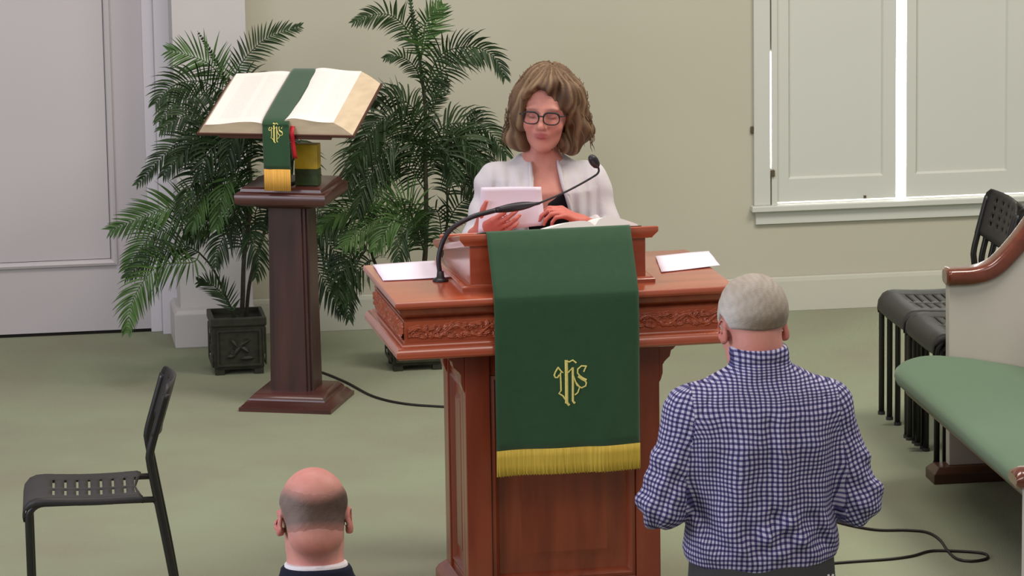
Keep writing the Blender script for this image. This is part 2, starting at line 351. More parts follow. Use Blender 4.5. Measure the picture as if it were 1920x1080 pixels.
relief(LD-0.08, 0.056, Matrix.Translation((LW-0.0295, 0.04, FZ)) @ Matrix.Rotation(math.pi/2, 4, 'Z'), 5)
# body
BX0, BX1, BY0, BY1 = -0.288, 0.303, 0.115, 0.50
b = MB(); T0, T1 = 0.8215, 0.0
pw = 0.075
b.box(BX0, BX0+pw, BY0, BY0+0.05, 0.0, 0.8215); b.box(BX1-pw, BX1, BY0, BY0+0.05, 0, 0.8215)
b.box(BX0, BX0+0.05, BY1-pw, BY1, 0.0, 0.8215); b.box(BX1-0.05, BX1, BY1-pw, BY1, 0, 0.8215)
b.box(BX0, BX0+0.05, BY0+0.051, BY0+0.09, 0.0, 0.8215)
b.box(BX0+pw, BX1-pw, BY0+0.006, BY0+0.05, 0.0, 0.10); b.box(BX0+pw, BX1-pw, BY0+0.006, BY0+0.05, 0.74, 0.8215)
b.box(BX0+0.008, BX0+0.05, BY0+0.09, BY1-pw, 0.0, 0.10); b.box(BX0+0.008, BX0+0.05, BY0+0.09, BY1-pw, 0.70, 0.8215)
b.box(BX0+0.018, BX1-0.018, BY0+0.03, BY1-0.02, 0.01, 0.80)
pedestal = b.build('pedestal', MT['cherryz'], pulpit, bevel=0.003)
def front_panel(x0, x1, z0, z1, y, nm, m):
    b = MB(); b.frame(x0, x1, z0, z1, 0, 0, [(0, y+0.012), (0.0, y), (0.010, y-0.004), (0.018, y+0.004), (0.024, y+0.018), (0.055, y+0.020), (0.085, y+0.004), (0.088, y+0.003)])
    i = 0.088; b.add([(x0+i, y+0.003, z0+i), (x1-i, y+0.003, z0+i), (x1-i, y+0.003, z1-i), (x0+i, y+0.003, z1-i)], [(0, 1, 2, 3)])
    return b.build(nm, m, pedestal, autos=True)
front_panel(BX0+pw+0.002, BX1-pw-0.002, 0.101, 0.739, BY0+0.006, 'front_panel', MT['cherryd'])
b = MB(); b.T = Matrix.Translation((BX0, 0, 0)) @ Matrix.Rotation(-math.pi/2, 4, 'Z')
y0, y1 = -(BY1-pw), -(BY0+0.09)
i = 0
for (o, yy) in (): pass
b.frame(y0, y1, 0.10, 0.70, 0, 0, [(0, 0.010), (0.012, 0.004), (0.022, 0.020), (0.05, 0.022), (0.07, 0.010), (0.072, 0.010)])
i = 0.072; b.add([(y0+i, 0.010, 0.1+i), (y1-i, 0.010, 0.1+i), (y1-i, 0.010, 0.7-i), (y0+i, 0.010, 0.7-i)], [(0, 1, 2, 3)])
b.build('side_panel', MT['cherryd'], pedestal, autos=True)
# corbels under the cornice, left and right
def corbel(x, y, sx):
    b = MB(); pr = [(0, 0.8215), (0.052, 0.8215), (0.052, 0.80), (0.045, 0.792), (0.038, 0.788), (0.034, 0.77), (0.018, 0.755), (0.012, 0.745), (0.012, 0.72), (0.006, 0.70), (0, 0.69)]
    b.prism([(x+sx*a, z) for a, z in pr], y, y+0.05); return b.build('corbel', MT['cherryz'], pedestal, bevel=0.002)
corbel(BX0, BY0+0.005, -1); corbel(BX0, BY1-0.07, -1); corbel(BX1, BY0+0.005, 1); corbel(BX1, BY1-0.07, 1)
b = MB(); b.ring_loft((BX0+BX1)/2, (BY0+BY1)/2, (BX1-BX0)/2+0.03, (BY1-BY0)/2+0.03, [(0, 0), (0, 0.05), (0.008, 0.065), (0.024, 0.08), (0.0295, 0.085)]); b.build('base_moulding', MT['cherryz'], pulpit)
# reading desk: plinth, sloping box, slab
DX = 0.277; DY0, DY1 = 0.125, 0.60
ZF, ZB = 1.168, 1.072
b = MB(); b.ring_loft(0, (DY0+DY1)/2-0.01, 0.292, (DY1-DY0)/2+0.005, [(0, 1.0), (0, 1.010), (0.006, 1.016), (0.014, 1.018)]); b.build('desk_plinth', MT['cherry'], pulpit, autos=True)
b = MB(); x = 0.266
zf, zb = ZF-0.026, ZB-0.026
b.add([(-x, DY0, 1.017), (x, DY0, 1.017), (x, DY1-0.02, 1.017), (-x, DY1-0.02, 1.017), (-x, DY0, zf), (x, DY0, zf), (x, DY1-0.02, zb), (-x, DY1-0.02, zb)],
      [(0, 1, 5, 4), (1, 2, 6, 5), (2, 3, 7, 6), (3, 0, 4, 7), (4, 5, 6, 7), (0, 3, 2, 1)])
b.build('desk_box', MT['cherry'], pulpit, bevel=0.002)
tilt = math.atan2(ZF-ZB, DY1-DY0); Ls = math.hypot(ZF-ZB, DY1-DY0)
DT = Matrix.Translation((0, DY0-0.022, ZF+0.004)) @ Matrix.Rotation(-tilt, 4, 'X')
b = MB(); b.T = DT; b.ring_loft(0, Ls/2, 0.300, Ls/2, [(0.016, -0.034), (0.014, -0.03), (0.006, -0.022), (0.001, -0.017), (0, -0.014), (0, -0.003), (0.004, 0)]); b.build('desk_top', MT['cherry'], pulpit, autos=True); dtop = pulpit.children[-1]
b = MB(); b.T = DT; b.box(-0.28, 0.28, Ls-0.02, Ls-0.005, 0.0, 0.014, 0.003); b.build('book_stop', MT['cherry'], pulpit)
# ------------------------------------------------------------------ embroidered monogram strokes (zoom units -> unit coordinates)
STR = [([(335, 345), (385, 408), (370, 440), (374, 560), (376, 680), (345, 715), (400, 755), (440, 815), (482, 885)], 22),
 ([(338, 352), (300, 410), (282, 455), (295, 488), (330, 492), (352, 460)], 24), ([(370, 395), (405, 425)], 16),
 ([(455, 262), (455, 560), (452, 850)], 46), ([(455, 850), (482, 885)], 34), ([(438, 268), (500, 278), (545, 255), (590, 292)], 22),
 ([(545, 365), (545, 560), (540, 835), (562, 862)], 32), ([(480, 430), (510, 395), (545, 365)], 16), ([(550, 470), (585, 570), (640, 640), (612, 720), (575, 748)], 20),
 ([(735, 345), (700, 422)], 20), ([(735, 350), (668, 342), (615, 385), (612, 440), (650, 492)], 22), ([(632, 488), (675, 522), (718, 545)], 46), ([(700, 540), (732, 580), (725, 628), (665, 655), (605, 615), (590, 585)], 22)]
def monogram(fn, unit, name, m, parent):
    """fn(u,v)->point on cloth; u right, v up in metres"""
    b = MB()
    for pts, wd in STR:
        P = [((x-510)*unit, (565-y)*unit) for x, y in pts]; wd = wd*unit/2
        L = []
        for i, (u, v) in enumerate(P):
            a = P[max(i-1, 0)]; c = P[min(i+1, len(P)-1)]; t = Vector((c[0]-a[0], c[1]-a[1])).normalized(); n = Vector((-t.y, t.x))*wd
            if i == 0: u -= t.x*wd*0.6; v -= t.y*wd*0.6
            if i == len(P)-1: u += t.x*wd*0.6; v += t.y*wd*0.6
            L.append([fn(u+n.x, v+n.y), fn(u+n.x*0.5, v+n.y*0.5, 1), fn(u-n.x*0.5, v-n.y*0.5, 1), fn(u-n.x, v-n.y)])
        b.grid(L)
    return b.build(name, m, parent, smooth=True)
# pulpit antependium
cl = empty('pulpit_cloth', (PX, PY, 0), PR); tag(cl, 'long green antependium with gold monogram and yellow fringe hanging over the pulpit', 'cloth')
CX0, CX1 = -0.220, 0.214
desk_back = (DY0-0.022+0.20*math.cos(tilt), ZF+0.008-0.20*math.sin(tilt))
path = [desk_back, (DY0+0.02, ZF+0.002), (DY0-0.020, ZF+0.0095), (DY0-0.029, ZF+0.004), (-0.006, 1.006), (-0.010, 0.996), (-0.012, 0.96), (-0.013, 0.8), (-0.012, 0.66), (-0.012, 0.535)]
def cloth_pt(u, t, off=0.0):
    """u across, t index along the path"""
    i = min(int(t), len(path)-2); f = t-i; y = path[i][0]*(1-f)+path[i+1][0]*f; z = path[i][1]*(1-f)+path[i+1][1]*f
    s = max(0.0, min(1.0, (1.0-z)/0.45)) if i >= 4 else 0
    y -= s*(0.004+0.006*math.sin(u*16+0.6)+0.004*math.sin(u*31+z*6)+0.006*math.exp(-((u-0.12-(z-0.6)*0.35)/0.03)**2))
    w = 1.0
    return (u*w, y-off, z)
b = MB(); ts = [0, 0.5, 1, 2, 2.5, 3, 3.25, 3.5, 3.75, 4, 4.5, 5, 5.5, 6, 6.25, 6.5, 6.75, 7, 7.25, 7.5, 7.75, 8, 8.25, 8.5, 8.75, 8.999]
b.grid([[cloth_pt(CX0+(CX1-CX0)*j/32, t) for j in range(33)] for t in ts]); panel_ = b.build('cloth_panel', MT['green'], cl, smooth=True, solid=0.002)
b = MB(); b.grid([[(lambda p: (p[0], p[1]-0.0005+0.0015*math.sin(j*1.9)*k, 0.541-0.078*k-(0.003*math.sin(j*2.7) if k == 1 else 0)))(cloth_pt(CX0+(CX1-CX0)*j/120, 8.99)) for j in range(121)] for k in (0, 0.3, 0.6, 1.0)])
b.build('fringe', MT['fringe'], cl, smooth=True, solid=0.004)
def on_cloth(u, v, up=0):
    z = 0.738+v; u = 0.0+u+0.004
    t = 6+(0.96-z)/0.16 if z > 0.8 else 7+(0.8-z)/0.14
    return cloth_pt(u, t, 0.0022+0.0016*up)
monogram(on_cloth, 0.1296/690*1.13, 'gold_monogram', MT['gold'], panel_)
# ------------------------------------------------------------------ papers on the ledge and the desk
def sheet(name, q, z, label, cat='paper', group=None, m=None):
    P = [at(x, y, z) for x, y in q]; c = sum(P, Vector())/4; b = MB(); n = 8
    b.grid([[tuple(P[0].lerp(P[1], j/n).lerp(P[3].lerp(P[2], j/n), i/n)-c+Vector((0, 0, 0.0012+0.0015*math.sin(i*0.7+j*0.3)**2))) for j in range(n+1)] for i in range(n+1)])
    o = b.build(name, m or MT['paper'], None, smooth=True, solid=0.0014); o.location = c; return tag(o, label, cat, group)
sheet('paper_sheets', ((699, 497), (822, 490), (845, 521), (718, 527)), 1.0015, 'white paper lying on the left end of the pulpit ledge')
sheet('paper_sheets', ((1229, 481), (1329, 472), (1350, 499), (1240, 511)), 1.0015, 'pinkish white paper lying on the right end of the pulpit ledge')
# open book lying on the sloping desk
bk = empty('open_book', tuple(PW(0.115, 0.13, 0))[:2]+(0,), PR)
tag(bk, 'small open book lying on top of the pulpit reading desk beside the woman', 'book')
BT = Matrix.Translation((0.0, 0.0, 0)) @ Matrix.Translation((0, DY0-0.022-0.13, ZF+0.004)) @ Matrix.Rotation(-tilt, 4, 'X')
def page_block(sx, W, H0, name, y0=0.03, y1=0.20):
    b = MB(); b.T = BT; n = 10; top = []
    xs = [sx*W*i/n for i in range(n+1)]; zs = [0.004+H0*math.sin(math.pi*min(1, (i/n)*1.0)**0.6*0.96)+0.006*(1-i/n) for i in range(n+1)]
    b.grid([[(x, y, z) for x, z in zip(xs, zs)] for y in (y0, y1)]); b.grid([[(x, y, 0.003) for x in xs] for y in (y0, y1)])
    for y in (y0, y1): b.grid([[(x, y, z) for x, z in zip(xs, zs)], [(x, y, 0.003) for x in xs]])
    b.grid([[(xs[-1], y0, 0.003), (xs[-1], y0, zs[-1])], [(xs[-1], y1, 0.003), (xs[-1], y1, zs[-1])]])
    return b.build(name, MT['page'], bk, smooth=False)
page_block(1, 0.130, 0.026, 'page_block'); page_block(-1, 0.150, 0.018, 'page_block')
b = MB(); b.T = BT; b.box(-0.14, 0.14, 0.024, 0.206, 0.0005, 0.003); b.build('book_cover', MT['leather'], bk)
# gooseneck microphone standing on the left end of the ledge
mc = empty('gooseneck_microphone', at(826, 527, 1.0)); tag(mc, 'black gooseneck microphone rising from the pulpit ledge toward the woman', 'microphone')
o0 = at(826, 527, 1.0)
L_ = lambda x, y, Y: tuple(atY(x, y, Y)-o0)
b = MB(); b.lathe([(0.024, 0), (0.024, 0.004), (0.020, 0.008), (0.012, 0.012), (0.010, 0.03)]); b.build('mount', MT['black'], mc, smooth=True)
pts = bez([(0, 0, 0.01), L_(823, 480, 11.69), L_(840, 436, 11.70), L_(880, 409, 11.71), L_(930, 394, 11.73)], 8)
b = MB(); b.tube(pts, 0.0075, 12); b.build('gooseneck', MT['black'], mc, smooth=True)
pts = [Vector(L_(930, 394, 11.73)).lerp(Vector(L_(1012, 381, 11.76)), i/8) for i in range(9)]
b = MB(); b.tube(pts, [0.0085, 0.0105, 0.0125, 0.0135, 0.0135, 0.0125, 0.010, 0.006, 0.004], 12); b.build('preamp_sleeve', MT['black'], mc, smooth=True)
pts = bez([L_(1010, 381.5, 11.76), L_(1060, 360, 11.78), L_(1108, 334, 11.80), L_(1122, 323, 11.81), L_(1121, 310, 11.81)], 6)
b = MB(); b.tube(pts, 0.0033, 8); b.build('gooseneck', MT['black'], mc, smooth=True)
p0 = Vector(L_(1121, 314, 11.81)); p1 = Vector(L_(1107, 292, 11.79)); d = p1-p0
b = MB(); b.tube([p0+d*t for t in (0, .08, .2, .4, .6, .8, .93, 1)], [0.004, 0.008, 0.012, 0.0145, 0.0148, 0.013, 0.009, 0.003], 14); b.build('foam_windscreen', MT['black'], mc, smooth=True)
# ================================================================== black stacking chairs
def make_chair():
    root = empty('stacking_chair')
    W = 0.19; fy = -0.18
    for s in (-1, 1):
        x = s*W
        b = MB(); b.tube([(x, fy, 0.0), (x, fy, 0.39)]+[(x, fy+0.045*(1-math.cos(a)), 0.39+0.045*math.sin(a)) for a in np.linspace(0.2, 1.57, 6)], 0.0105, 10)
        fl_ = b.build('front_leg', MT['chairt'], root, smooth=True)
        b = MB(); b.tube([(x, fy+0.045, 0.435), (x, 0.172, 0.435)], 0.0105, 10); b.build('side_rail', MT['chairt'], root, smooth=True)
        P = bez([(x, 0.232, 0.0), (x, 0.208, 0.20), (x, 0.176, 0.43), (x, 0.158, 0.56)], 6)[:-1]+bez([(x, 0.157, 0.575), (x, 0.163, 0.61), (x, 0.186, 0.70), (x, 0.208, 0.785)], 5)
        b = MB(); b.tube(P, 0.0115, 10); b.build('rear_leg', MT['chairt'], root, smooth=True)
        b = MB(); b.lathe([(0.013, 0), (0.013, 0.012)], (x, fy, 0.0)); b.build('foot_cap', MT['chairm'], fl_)
    b = MB(); b.tube([(-W, 0.172, 0.425), (W, 0.172, 0.425)], 0.009, 8); b.build('cross_bar', MT['chairt'], root, smooth=True)
    # seat: slotted moulded sheet with a waterfall front and wrapped sides
    b = MB(); rows = []
    ys = [(fy-0.012, 0.385), (fy-0.014, 0.40), (fy-0.010, 0.423), (fy+0.004, 0.441), (fy+0.022, 0.449), (fy+0.045, 0.4505)]+[(fy+0.045+0.0165*k+(0.0050 if k % 2 else -0.0050), 0.4505-0.006*math.sin(math.pi*k/17)) for k in range(1, 17)]+[(0.125, 0.449), (0.136, 0.444)]
    prof = [(-W-0.014, -0.018), (-W-0.013, -0.004), (-W-0.004, 0.0035)]+[(-W+0.02+(2*W-0.04)*k/16, 0.0-0.004*math.sin(math.pi*k/16)) for k in range(17)]+[(W+0.004, 0.0035), (W+0.013, -0.004), (W+0.014, -0.018)]
    nv = len(prof); vs = []; fs = []
    for i, (y, z) in enumerate(ys):
        for jj, (x, dz) in enumerate(prof):
            xx = x*(1.0 if i > 4 else 0.93+0.014*i)
            rear = max(0, (y-0.10)/0.036)**2*0.02*(1-abs(x)/W*0.9) if y > 0.1 else 0
            gr = 0
            vs.append((xx, y-rear, z-gr+(dz if i > 2 else dz*0.5)))
    for i in range(len(ys)-1):
        for j in range(nv-1):
            slot = 6 <= i <= 21 and i % 2 == 0 and 5 <= j <= 16 and j != 11
            if not slot: fs.append((i*nv+j, (i+1)*nv+j, (i+1)*nv+j+1, i*nv+j+1))
    b.add(vs, fs); b.build('seat', MT['chairm'], root, smooth=True, solid=0.005)
    # backrest: curved sheet wrapping the posts, rounded top corners, small holes
    b = MB(); vs = []; fs = []; nz, nx = 12, 24
    for i in range(nz+1):
        z = 0.648+0.165*i/nz; yb = 0.172+(z-0.648)*0.265
        for j in range(nx+1):
            t = -1+2*j/nx; lim = 1.0 if z < 0.765 else math.sqrt(max(0.0, 1-((z-0.765)/0.0485)**2))*0.25+0.75
            x = t*(W+0.014)*lim; y = yb+0.022*(1-t*t) + (-0.006 if abs(t) > 0.93 else 0)
            zz = z-(0.010*(1-t*t) if i == 0 else 0)
            vs.append((x, y, zz))
    for i in range(nz):
        for j in range(nx):
            hole = i in (3, 5, 7, 9) and j in (5, 6, 9, 10, 13, 14, 17, 18) and j % 2 == 1
            if not hole: fs.append((i*(nx+1)+j, (i+1)*(nx+1)+j, (i+1)*(nx+1)+j+1, i*(nx+1)+j+1))
    b.add(vs, fs); b.build('backrest', MT['chairm'], root, smooth=True, solid=0.006)
    return root
ch0 = make_chair(); A0 = math.radians(-92.2)
tag(ch0, 'black slotted chair standing alone on the carpet, seen side on at the left', 'chair', 'black stacking chairs')
ch0.scale = (0.78, 1.075, 0.912); P = at(293, 936, 0.397); off = Matrix.Rotation(A0, 4, 'Z') @ Vector((0.19*0.78, 0.172*1.075, 0)); ch0.location = (P.x-off.x, P.y-off.y, 0); ch0.rotation_euler = (0, 0, A0)
Pf = at(1683, 797, 0.0); AR = math.radians(-90)
off = Matrix.Rotation(AR, 4, 'Z') @ Vector((-0.19, -0.18, 0)); base = Vector((Pf.x-off.x, Pf.y-off.y, 0))
labs = ['black chair at the bottom of the stack nearest the window wall', 'black chair in the middle of the stack nearest the window wall', 'black chair on top of the stack nearest the window wall',
        'black chair at the bottom of the stack half hidden by the pew', 'black chair in the middle of the stack half hidden by the pew', 'black chair on top of the stack half hidden by the pew']
for s_ in range(2):
    for k in range(3):
        c = copy_tree(ch0); c.scale = (1, 1, 1); c.rotation_euler = (0, 0, AR)
        c.location = base+Vector((-0.030*k, -0.415*s_, 0.0215*k)); c['label'] = labs[s_*3+k]
# ================================================================== pew on the right
pew = empty('pew', (3.45, 12.88, 0)); tag(pew, 'white panelled pew with curved red-brown armrest and green cushioned seat at the right edge', 'pew')
PYF = 12.88; o0 = Vector((3.45, 12.88, 0))
def loc(p): return tuple(Vector(p)-o0)
top_px = [(1779, 520), (1821, 518), (1862, 508), (1885, 488), (1919, 448), (1950, 405), (1966, 392), (1972, 389)]
topw = [atY(x, y, PYF) for x, y in top_px]
poly = [(topw[0].x-3.45+0.005, 0.055)]+[(p.x-3.45, p.z) for p in topw]+[(topw[-1].x-3.45, 0.055)]
b = MB(); b.prism(poly[::-1], 0.0, 0.045); b.build('end_panel', MT['pewpaint'], pew, bevel=0.003)
b = MB(); b.ring_loft((3.31+3.84)/2-3.45, 0.022, 0.265, 0.06, [(0, 0), (0, 0.035), (0.02, 0.055)]); b.build('base_rail', MT['brownw'], pew, bevel=0.003)
cap = bez([(1772, 524), (1790, 521), (1825, 518), (1858, 508), (1884, 488), (1919, 448), (1960, 400), (2010, 360), (2070, 345)], 5) if False else None
cp = [atY(x, y, PYF)-o0 for x, y in [(1774, 521), (1792, 520), (1825, 518), (1858, 508), (1884, 488), (1919, 448), (1950, 405), (1966, 392), (1974, 388)]]
cp = bez(cp, 5); b = MB(); rows = []
for i, p in enumerate(cp):
    t = (cp[min(i+1, len(cp)-1)]-cp[max(i-1, 0)]); t.y = 0; t.normalize(); n = Vector((-t.z, 0, t.x)); hh = 0.031; ww = 0.045
    e = 1.0 if i > 1 else (0.72 if i == 0 else 0.94)
    rows.append([tuple(p+Vector((0, 0.022+ww*e*math.copysign(abs(math.cos(a))**0.6, math.cos(a)), 0))+n*hh*e*math.copysign(abs(math.sin(a))**0.6, math.sin(a))) for a in np.linspace(0, 2*math.pi, 25)])
b.grid(rows); b.add([r for r in rows[0][:-1]], [tuple(range(24))]); b.add([r for r in rows[-1][:-1]], [tuple(range(24))])
b.build('armrest', MT['pewwood'], pew, smooth=True)
pk0 = (atY(1912, 888, 11.02)-o0).y
# cushioned seat: rounded far corner, falls toward the back
def seat_z(x, y):  # world
    e = (x-3.14); return 0.452-0.23*max(0, e-0.10)**1.3 - 0.0*y
def seat_outline(y):
    # front edge x as a function of y (rounded near the far end)
    d = 12.875-y; r = 0.26
    return 3.125+(0.27*(1-math.sqrt(max(0, 1-((r-d)/r)**2))) if d < r else 0)
b = MB(); rows = []; ysn = list(12.875-np.concatenate([np.linspace(0, 0.26, 18), np.linspace(0.3, 1.84, 24)]))
for y in ysn:
    xf = seat_outline(y); r = []
    for (dx, dz) in [(0.02, -0.062), (0.004, -0.05), (-0.004, -0.03), (0.0, -0.012), (0.012, -0.002), (0.03, 0.002)]: r.append((xf+dx, y, seat_z(xf+dx, y)+dz))
    for k in range(1, 13): x = xf+0.03+(3.66-xf-0.03)*k/12; r.append((x, y, seat_z(x, y)+0.002))
    r.append((3.66, y, seat_z(3.66, y)-0.06)); rows.append([loc(p) for p in r])
b.grid(rows); b.grid([[p for p in rows[0]], [(p[0], p[1], -0.0+loc((0, 0, 0.385))[2]) for p in rows[0]]])
b.build('seat_cushion', MT['cushion'], pew, smooth=True)
b = MB(); rows = []
for y in ysn:
    xf = seat_outline(y); rows.append([loc((xf+dx, y, seat_z(xf, y)+dz)) for dx, dz in ((0.06, -0.085), (0.035, -0.085), (0.030, -0.062), (0.05, -0.058))])
b.grid(rows); b.grid([[r[0] for r in rows], [(3.66-3.45, r[0][1], r[0][2]) for r in rows]]); b.build('seat_edge', MT['brownw'], pew, smooth=False)
b = MB(); b.box(3.60-3.45, 3.63-3.45, pk0-0.03, -0.001, 0.0, 0.30); b.build('seat_support', MT['pewpaint'], pew)
b = MB(); b.add([(0.215, pk0-0.03, 0.30), (0.245, pk0-0.03, 0.30), (0.335, pk0-0.03, 0.86), (0.305, pk0-0.03, 0.86), (0.215, -0.001, 0.30), (0.245, -0.001, 0.30), (0.335, -0.001, 0.86), (0.305, -0.001, 0.86)], [(0, 1, 2, 3), (4, 5, 6, 7), (0, 1, 5, 4), (1, 2, 6, 5), (2, 3, 7, 6), (3, 0, 4, 7)]); b.build('backrest', MT['pewpaint'], pew)
pk = atY(1912, 888, 11.02)-o0
b = MB(); rows = []
for i, (dx, s) in enumerate([(-0.036, 0.45), (-0.03, 0.8), (-0.015, 1), (0.1, 1), (0.3, 1.0)]):
    rows.append([(pk.x+dx, pk.y-0.05+0.05*math.cos(a), pk.z+0.034*s*math.sin(a)) for a in np.linspace(0, 2*math.pi, 21)])
b.grid(rows); b.add(rows[0][:-1], [tuple(range(20))]); b.build('armrest', MT['pewwood'], pew, smooth=True)
b = MB(); b.box(pk.x+0.0, 0.33, pk.y-0.075, pk.y-0.03, 0.0, pk.z-0.02); b.build('end_panel', MT['pewpaint'], pew)
# ================================================================== wooden stand with the big Bible
LR = math.radians(-20.5); LC = (1.307, 14.575)
lt = empty('lectern', (LC[0], LC[1], 0), LR); tag(lt, 'dark mahogany pedestal stand holding the large open book', 'lectern')
h = 0.176
b = MB(); b.ring_loft(0, 0, h, h, [(0, 0), (0, 0.014), (0.008, 0.018), (0.022, 0.034), (0.030, 0.037), (0.031, 0.043), (0.048, 0.060), (0.055, 0.062)]); b.build('base', MT['maho'], lt, autos=True)
b = MB()
def colbox(hw0, hw1, z0, z1):
    c = 0.022
    def ring(hw, z): return [(-hw+c, -hw, z), (hw-c, -hw, z), (hw-c, -hw+0.010, z), (hw-0.010, -hw+0.010, z), (hw-0.010, -hw+c, z), (hw, -hw+c, z), (hw, hw-c, z), (hw-0.01, hw-c, z), (hw-0.010, hw-0.01, z), (hw-c, hw-0.01, z), (hw-c, hw, z), (-hw+c, hw, z), (-hw+c, hw-0.01, z), (-hw+0.01, hw-0.01, z), (-hw+0.01, hw-c, z), (-hw, hw-c, z), (-hw, -hw+c, z), (-hw+0.01, -hw+c, z), (-hw+0.01, -hw+0.01, z), (-hw+c, -hw+0.01, z)]
    r0, r1 = ring(hw0, z0), ring(hw1, z1); n = len(r0); b.add(r0+r1, [(i, (i+1) % n, (i+1) % n+n, i+n) for i in range(n)]+[tuple(range(n))[::-1], tuple(range(n, 2*n))])
colbox(0.083, 0.076, 0.062, 0.765); b.build('column', MT['mahoz'], lt)
b = MB(); b.ring_loft(0, 0, 0.172, 0.172, [(0.075, 0.755), (0.06, 0.765), (0.02, 0.770), (0.004, 0.778), (0, 0.785), (0, 0.812), (0.006, 0.820), (0.018, 0.824), (0.020, 0.834), (0.028, 0.840)]); b.build('top_tray', MT['maho'], lt, autos=True)
bs = empty('book_stand', (LC[0], LC[1], 0.841), LR); tag(bs, 'small dark stand on the mahogany pedestal propping up the open book', 'stand')
BZ = 1.050; BT_ = math.radians(16.5); BL = 0.455
BM = Matrix.Translation((0.0, -0.205, BZ)) @ Matrix.Rotation(BT_, 4, 'X')
LTM = Matrix.Translation((LC[0], LC[1], 0)) @ Matrix.Rotation(LR, 4, 'Z')
TR = Matrix.Translation((0, 0, -0.841))
b = MB(); b.box(-0.07, 0.03, -0.09, 0.07, 0, 0.012, 0.002); b.build('foot', MT['black'], bs)
b = MB(); b.box(-0.045, -0.005, -0.02, 0.02, 0.012, 0.215); b.build('post', MT['black'], bs)
b = MB(); b.T = TR @ BM; b.box(-0.21, 0.21, 0.02, 0.43, -0.020, -0.0125); b.box(-0.21, 0.21, -0.004, 0.012, -0.020, -0.004); b.build('cradle', MT['maho'], bs)
# the big book
bb = empty('open_bible', (LC[0], LC[1], 0), LR); tag(bb, 'very large open book with cream pages lying slanted on the dark wooden pedestal', 'book')
b = MB(); b.T = BM; b.box(-0.297, 0.297, -0.004, BL+0.004, -0.012, -0.006, 0.002); b.box(-0.297, -0.02, -0.004, BL+0.004, -0.006, -0.003); b.box(0.02, 0.297, -0.004, BL+0.004, -0.006, -0.003)
b.build('book_cover', MT['leather'], bb)
pm = mat('printed_page', srgb(240, 228, 224), 0.7)
nt = pm.node_tree; N = nt.nodes; L = nt.links; tc = N.new('ShaderNodeTexCoord'); sp = N.new('ShaderNodeSeparateXYZ'); uvn = N.new('ShaderNodeUVMap'); uvn.uv_map = 'UVMap'; L.new(uvn.outputs[0], sp.inputs[0])
def mth(op, a, bb_=None, v=None):
    n = N.new('ShaderNodeMath'); n.operation = op
    if hasattr(a, 'name'): L.new(a, n.inputs[0])
    else: n.inputs[0].default_value = a
    if bb_ is not None:
        if hasattr(bb_, 'name'): L.new(bb_, n.inputs[1])
        else: n.inputs[1].default_value = bb_
    return n.outputs[0]
U, V = sp.outputs[0], sp.outputs[1]
line = mth('GREATER_THAN', mth('SINE', mth('MULTIPLY', V, 2*math.pi/0.0085)), 0.0)
uu = mth('ABSOLUTE', mth('SUBTRACT', mth('ABSOLUTE', mth('SUBTRACT', mth('ABSOLUTE', U), 0.135)), 0.048))
colm = mth('LESS_THAN', uu, 0.038)
vv = mth('LESS_THAN', mth('ABSOLUTE', mth('SUBTRACT', V, 0.235)), 0.185)
nzt = N.new('ShaderNodeTexNoise'); nzt.inputs['Scale'].default_value = 130; L.new(uvn.outputs[0], nzt.inputs['Vector'])
wrd = mth('GREATER_THAN', nzt.outputs[0], 0.42)
fac = mth('MULTIPLY', mth('MULTIPLY', mth('MULTIPLY', line, colm), mth('MULTIPLY', vv, wrd)), 0.16)
mx = N.new('ShaderNodeMix'); mx.data_type = 'RGBA'; mx.inputs[6].default_value = srgb(250, 238, 232); mx.inputs[7].default_value = srgb(120, 112, 124); L.new(fac, mx.inputs[0]); L.new(mx.outputs[2], N['Principled BSDF'].inputs['Base Color'])
def bible_side(s, hgt, we, wf, lean):
    """s=+1 right, -1 left; white page surface, then fore edge"""
    n = 22; xs = []; hs = []
    for i in range(n+1):
        t = i/n; x = 0.004+(we-0.004)*t; hh = 0.010+hgt*(1-math.exp(-t*9))-0.012*t*t + 0.004*math.sin(t*6)
        xs.append(s*x); hs.append(hh)
    b = MB(); b.T = BM; sg = 14
    top = [[(x, lean*0+0.003+(BL-0.006)*k/sg+0.0025*math.sin(x*30+k), hv) for x, hv in zip(xs, hs)] for k in range(sg+1)]
    b.grid(top); o = b.build('page_spread', pm, bb, smooth=True)
    uvl = o.data.uv_layers.new(name='UVMap'); flat = [(x, 0.003+(BL-0.006)*k/sg) for k in range(sg+1) for x in xs]
    for lp in o.data.loops: uvl.data[lp.index].uv = flat[lp.vertex_index]
    b = MB(); b.T = BM
    e = [(xs[-1], hs[-1]), (s*(we+(wf-we)*0.5), hs[-1]*0.55), (s*wf, -0.002)]
    b.grid([[(x, y, hh) for x, hh in e] for y in (0.003, BL-0.003)])
    for y in (0.003, BL-0.003):
        b.grid([[(x, y, hh) for x, hh in zip(xs, hs)]+[(x, y, hh) for x, hh in e[1:]], [(x, y, -0.0025) for x in xs]+[(x, y, -0.0025) for x, hh in e[1:]]])
    b.build('page_block', MT['edge'], bb)
bible_side(1, 0.050, 0.222, 0.290, 0); bible_side(-1, 0.034, 0.262, 0.290, 0)
